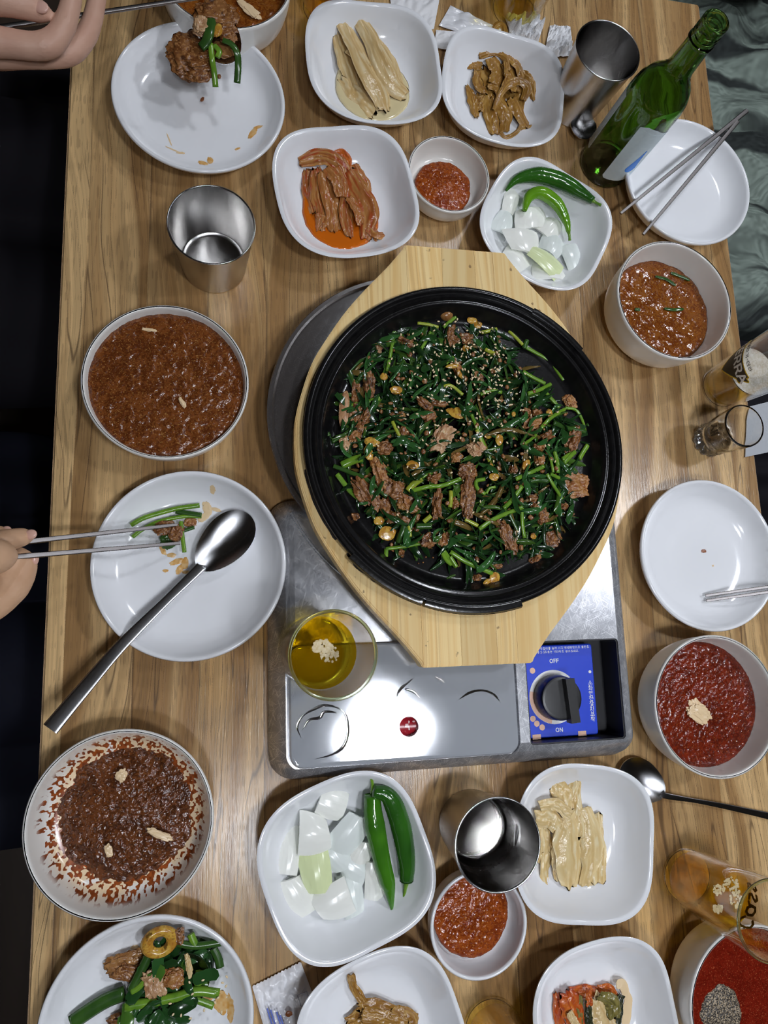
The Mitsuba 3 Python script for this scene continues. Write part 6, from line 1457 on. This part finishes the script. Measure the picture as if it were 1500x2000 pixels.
def sheet(corners, z, seed, amp, n=40, m=40, teeth=0, thick=0.06, crease=1.0):
    """A crinkled sheet between four corners (near left, near right, far right, far left); teeth notch its far edge."""
    a, b, c, d = [np.array(q[:2]) for q in corners]
    u, v = np.linspace(0, 1, n), np.linspace(0, 1, m)
    uu, vv = np.meshgrid(u, v, indexing='ij')
    if teeth:
        vv = np.where(vv == 1, 1 + 0.018 * (1 - 2 * np.abs((uu * teeth) % 1 - 0.5)), vv)
    xy = (a * (1 - uu[..., None]) + b * uu[..., None]) * (1 - vv[..., None]) + (d * (1 - uu[..., None]) + c * uu[..., None]) * vv[..., None]
    q = np.stack([uu * 4 * crease, vv * 4 * crease, uu * 0 + seed], -1)
    h = z + amp * np.abs(meshkit.fbm(q, 3, seed) - 0.5) * 2.2 * np.clip(np.minimum(np.minimum(uu, 1 - uu), np.minimum(vv, 1 - vv)) * 9 + 0.25, 0, 1)
    up = np.concatenate([xy, h[..., None]], -1)
    return closed_grid(np.concatenate([up, (up - [0, 0, thick])[:, ::-1]], 1)), (lambda s, t_: np.append((a * (1 - s) + b * s) * (1 - t_) + (d * (1 - s) + c * s) * t_, 0))


wp, at_ = sheet([(3.1, -36.67, 0.3), (8.29, -36.13, 0.3), (5.95, -29.84, 0.3), (1.53, -31.36, 0.3)], 0.25, 3, 0.75, 60, 60, 14)
obj('wrapper', wp, 'wrapper', WIPE, smooth=28)
for k, (s, t0_, t1_) in enumerate(((0.16, 0.28, 0.66), (0.21, 0.28, 0.62), (0.30, 0.24, 0.56), (0.34, 0.24, 0.50))):
    p, q = at_(s, t0_), at_(s, t1_)
    obj('print_line', tube([(p[0], p[1], 0.95), (q[0], q[1], 0.95)], 0.07, 4, 6, 0.2), 'print_blue', WIPE, smooth=False)
p, q, r_, s_ = at_(0.74, 0.5), at_(0.92, 0.5), at_(0.92, 0.66), at_(0.74, 0.66)
for a, b in ((p, q), (q, r_), (r_, s_), (s_, p)):
    obj('print_line', tube([(a[0], a[1], 0.85), (b[0], b[1], 0.85)], 0.03, 4, 6, 0.3), 'print_grey', WIPE, smooth=False)
obj('sauce_spot', moved(blob((.3, .25, .06), 5, .3, 1.5, 2), *(4.74, -33.69, 0.9)), 'smear_brown', WIPE, smooth=True, label='brown sauce spot')

for corners, seed, amp, m, lab, ct, nm in (
        ([(18.51, 69.44, 0.4), (23.41, 71.63, 0.4), (24.58, 77.2, 0.4), (18.01, 76.41, 0.4)], 8, 0.8, 'paper', 'white napkin behind the far pale kimchi plate', 'napkin', 'napkin'),
        ([(24.08, 72.23, 0.4), (25.66, 75.22, 0.4), (32.14, 73.03, 0.4), (30.99, 70.69, 0.4)], 6, 0.8, 'wrapper', 'torn shiny wrapper behind the pickled onion plate', 'wrapper', 'torn_wrapper'),
        ([(23.32, 69.09, 0.3), (26.34, 68.99, 0.3), (26.81, 71.77, 0.3), (23.69, 71.55, 0.3)], 7, 0.3, 'paper', 'scrap of white paper with a cut edge left of the pickled onion plate', 'paper scrap', 'paper_scrap'),
        ([(33.31, 71.58, 0.6), (36.83, 71.63, 0.6), (38.06, 75.2, 0.9), (32.74, 74.83, 0.9)], 9, 2.6, 'paper', 'crumpled white tissue behind the pickled onion plate', 'tissue', 'tissue'),
        ([(37.47, 69.88, 0.4), (41.53, 70.63, 0.4), (41.54, 74.92, 0.4), (38.73, 74.61, 0.4)], 12, 1.2, 'paper', 'folded tissue between the pickled onion plate and the tall steel cup', 'tissue', 'tissue')):
    s_m, _ = sheet(corners, 0.25, seed, amp, 30, 30, 9 if nm == 'paper_scrap' else 0, 0.05, 1.3 if nm == 'tissue' else 0.7)
    obj(nm, s_m, m, smooth=40, label=lab, cat=ct)
s_m, _ = sheet([(59.41, 19.02, 0.2), (65.61, 20.27, 0.2), (66.57, 26.78, 0.2), (60.6, 25.28, 0.2)], 0.25, 15, 0.12, 16, 16, 0, 0.12, 0.5)
obj('paper_sheet', s_m, 'paper_grey', smooth=40, label='grey sheet of paper hanging over the table edge behind the shot glass', cat='paper')

# ------------------------------------------------------------------ hands and laps of the people at the table
def body(chains, extra=(), length=0.2, rounds=30):
    """One continuous figure: hulls of neighbouring spheres along each chain, joined, refined and smoothed."""
    out = Manifold()
    for ch in chains:
        sp_ = [Manifold.sphere(r, 20).translate((x, y, z)) for x, y, z, r in ch]
        for a, b in zip(sp_, sp_[1:]):
            out = out + Manifold.batch_hull([a, b])
    out = out.refine_to_length(length)
    q = out.to_mesh()
    m = trimesh.Trimesh(q.vert_properties[:, :3], q.tri_verts, process=True)
    trimesh.smoothing.filter_taubin(m, 0.5, -0.52, rounds)
    return m


def creases(m, places):
    """Shallow folds across the fingers: each place is (point, direction along the finger, reach, offsets)."""
    v, nrm = np.array(m.vertices), np.array(m.vertex_normals)
    for c, d, reach, offs in places:
        c, d = np.array(c[:3], float), np.array(d, float)
        d /= np.linalg.norm(d)
        q = v - c
        near = np.exp(-((np.linalg.norm(q, axis=1) / reach) ** 4))
        along = q @ d + 0.10 * (meshkit.noise(v * 3.0, 4) - 0.5)
        for o in offs:
            v -= nrm * (0.045 * near * np.exp(-(((along - o) / 0.045) ** 2)))[:, None]
        v += nrm * (0.05 * near * np.exp(-((along / 0.5) ** 2)))[:, None]
    m.vertices = v
    return m


def J(p, r):
    return (p[0], p[1], p[2], r)


def nail(c, size, rz, rx=0, ry=0):
    m = trimesh.creation.icosphere(subdivisions=3, radius=1)
    v = np.asarray(m.vertices) * [size[0], size[1], 0.22]
    return moved(tm(v, m.faces), c[0], c[1], c[2], rz, rx, ry)


PERSON = thing('person', 'person in dark trousers holding two steel chopsticks over the left plate', 'person')
hand_b = body([
    [J((-22.17, 5.99, 15), 1.9), J((-19.69, 6.32, 14.4), 1.75), J((-18.14, 6.54, 13.6), 1.55), J((-17.57, 6.68, 13), 1.28)],                                     # thumb over the sticks
    [J((-23.21, 7.23, 12.5), 1.9), J((-20.2, 7.38, 12), 1.15), J((-18.28, 7.94, 11.2), 1.0), J((-17.37, 8.4, 10.5), 0.86), J((-16.67, 8.59, 10), 0.74)],                  # index finger
    [J((-23.83, 8.01, 11), 1.6), J((-19.98, 8.53, 10.6), 1.0), J((-18.46, 8.82, 10.2), 0.72)],                                                                 # tip behind
    [J((-23.3, 2.83, 11.5), 1.9), J((-20.03, 2.19, 10.5), 1.3), J((-18.52, 3.28, 9.3), 1.12), J((-17.53, 4.55, 8.4), 1.0), J((-17.1, 5.86, 7.9), 0.9), J((-17.02, 6.98, 7.8), 0.74)],   # middle finger
    [J((-23.21, 4.36, 12), 2.2), J((-20.35, 4.36, 11), 1.5), J((-19.17, 3.99, 10), 1.1), J((-18.15, 5.73, 8.6), .85), J((-17.51, 7.35, 8.4), .72)],
    [J((-29.7, 4.86, 17), 3.2), J((-25.62, 5.16, 14.5), 2.7), J((-22.58, 6.47, 14), 2.2)], [J((-25.62, 5.16, 14.5), 2.7), J((-23.13, 3.2, 12), 2.2)], [J((-22.58, 6.47, 14), 2.0), J((-23.13, 3.2, 12), 2.0)]])
hand_b = creases(hand_b, [((-17.32, 4.6, 8.9), (0.9, 0.6, 0), 1.3, (-0.3, -0.1, 0.12)), ((-17.54, 8.1, 11.2), (1, 0.2, 0), 1.0, (-0.12, 0.1)), ((-17.89, 6.45, 14.4), (1, 0, -0.3), 1.5, (-0.25, 0.0, 0.2))])
obj('hand', hand_b, 'skin', PERSON, smooth=True)
obj('fingernail', nail((-16.22, 8.68, 10.55), (0.52, 0.42), 5, 0, -18), 'nail', PERSON, smooth=True)
obj('fingernail', nail((-16.4, 6.98, 8.2), (0.30, 0.52), 8, 10, 40), 'nail', PERSON, smooth=True)
obj('fingernail', nail((-18.05, 9.03, 10.5), (0.42, 0.36), -10, 0, -15), 'nail', PERSON, smooth=True)
obj('sleeve', tube([(-29.7, 4.86, 17), (-34.22, 4.46, 19), (-40.83, 4.21, 20)], [3.8, 5.0, 6.0], 12, 18), 'cloth_navy', PERSON, smooth=True)
legs = body([[(-80, 16, -30, 10), (-48, 14, -24, 9.5), (-16, 13, -20.5, 8.0), (-2, 13, -23, 7.5)], [(-80, -4, -30, 10), (-48, -4, -25, 9.5), (-16, -3, -21, 8.0), (-2, -3, -23, 7.5)], [(-80, 16, -30, 10), (-80, -4, -30, 10)], [(-60, 22, -27, 6), (-20, 22, -23, 5)], [(-60, 5, -30, 9), (-14, 5, -26, 7)], [(-60, -12, -31, 8), (-14, -12, -27, 6)], [(-60, -21, -33, 7), (-16, -20, -30, 5)],
             [(-2, 13, -22, 7.5), (-4, 13, -60, 5.5)], [(-2, -3, -23, 7.5), (-4, -3, -60, 5.5)]], length=2.5, rounds=20)
obj('trousers', legs, 'cloth_navy', PERSON, smooth=True)

PERSON2 = thing('person', 'person in black trousers reaching in at the far left corner with one steel chopstick', 'person')
hand_a = body([
    [J((-23.55, 47.85, 20.5), 1.9), J((-19.74, 48.59, 20.6), 1.55), J((-17.31, 48.67, 20.4), 1.2), J((-15.66, 48.82, 19.8), 1.0), J((-14.9, 48.97, 19.3), 0.86)],           # thumb
    [J((-24.21, 46.03, 18.5), 2.0), J((-20.27, 46.38, 18.6), 1.35), J((-17.54, 46.44, 18.6), 1.12), J((-15.64, 46.37, 18.6), 1.05), J((-14.42, 46.65, 18.7), 1.05), J((-13.52, 47.82, 18.9), 0.93), J((-13.07, 49.29, 19.1), 0.84), J((-12.76, 50.83, 19.4), 0.8), J((-12.53, 53.01, 19.4), 0.7)],   # index
    [J((-24.82, 46.28, 17), 2.0), J((-20.85, 46.75, 16.9), 1.3), J((-17.22, 47.28, 16.5), 1.08), J((-14.58, 47.86, 16.2), 1.02), J((-13.44, 48.41, 16.1), 1.02), J((-12.47, 50.02, 16), 0.95), J((-11.97, 51.73, 15.9), 0.86), J((-11.71, 53.63, 15.9), 0.8), J((-11.43, 56.02, 16), 0.7)],  # middle
    [J((-25.48, 47.31, 15.5), 2.0), J((-21.1, 47.87, 15.2), 1.2), J((-18.06, 48.21, 15), 0.95), J((-16.15, 48.78, 14.8), 0.85)],                                  # ring finger below
    [J((-24.21, 46.03, 18.5), 2.2), J((-23.97, 48.33, 19.5), 2.2)], [J((-24.31, 47.46, 18.5), 2.6), J((-20.54, 47.63, 18), 1.6), J((-21.01, 47.18, 16.5), 1.3)], [J((-25.04, 46.7, 16.5), 2.3), J((-24.31, 47.46, 18.5), 2.6)],
    [J((-24.5, 47.45, 18), 2.6), J((-28.52, 46.72, 19), 2.8), J((-33.8, 45.72, 20), 3.3)]])
hand_a = creases(hand_a, [((-14.74, 45.78, 19.4), (1, 0.35, 0), 1.35, (-0.45, -0.22, 0.0, 0.2)), ((-13.76, 47.36, 17), (1, 0.5, 0), 1.3, (-0.3, -0.05, 0.2)), ((-15.5, 48.15, 20.6), (1, -0.4, 0), 1.1, (-0.15, 0.05, 0.22)), ((-12.96, 48.35, 19.8), (0.3, 1, 0), 0.9, (-0.1, 0.1))])
obj('hand', hand_a, 'skin_ruddy', PERSON2, smooth=True)
obj('fingernail', nail((-14.8, 48.52, 20.25), (0.62, 0.48), -20, 15, -12), 'nail', PERSON2, smooth=True)
obj('sleeve', tube([(-33.8, 45.72, 20), (-39.12, 44.23, 21), (-45.77, 42.47, 22)], [4.0, 5.0, 6.0], 12, 18), 'cloth_black', PERSON2, smooth=True)
legs = body([[(-80, 66, -30, 10), (-48, 64, -24, 9.5), (-16, 62, -20.5, 8.0), (-2, 62, -22, 7.5)], [(-80, 44, -30, 10), (-48, 43, -25, 9.5), (-16, 42, -21, 8.0), (-2, 42, -23, 7.5)], [(-80, 66, -30, 10), (-80, 44, -30, 10)], [(-60, 53, -29, 9), (-14, 52, -26, 7)], [(-60, 37, -27, 8), (-18, 36, -23, 6)], [(-60, 76, -29, 8), (-14, 75, -26, 6)],
             [(-2, 62, -22, 7.5), (-4, 62, -60, 5.5)], [(-2, 42, -23, 7.5), (-4, 42, -60, 5.5)]], length=2.5, rounds=20)
obj('trousers', legs, 'cloth_black', PERSON2, smooth=True)

# the seat with patterned cloth and the black jacket beyond the right edge
def drape(x0, y0, x1, y1, z, amp, seed, n=50):
    x, y = np.meshgrid(np.linspace(x0, x1, n), np.linspace(y0, y1, n), indexing='ij')
    h = z + amp * (meshkit.fbm(np.stack([x * 0.07, y * 0.12, x * 0 + seed], -1), 3, seed) - 0.5)
    up = np.stack([x, y, h], -1)
    dn = np.stack([x, y, np.full_like(x, -52.0)], -1)
    return closed_grid(np.concatenate([up, dn[:, ::-1]], 1))


obj('seat_cushion', drape(64, 48, 135, 125, -27, 12, 3), 'cloth_marbled', smooth=50, label='grey-green marbled cushion cover on the seat beyond the right edge of the table', cat='cushion')
obj('jacket', drape(63.5, 10, 120, 47, -24, 14, 7), 'cloth_black', smooth=50, label='black jacket lying on the seat beyond the right edge of the table', cat='jacket')
obj('bench', box(62.5, -20, -66, 140, 130, -52.5), 'floor_wood', smooth=False, label='dark wooden bench under the cushion and the jacket', cat='bench')
obj('grey_bag', moved(blob((11, 7, 4), 3, 0.1, 1.0), 88, 112, -16, 10), 'cloth_grey', smooth=True, label='pale grey cloth bag on the marbled cushion at the far right corner', cat='bag')
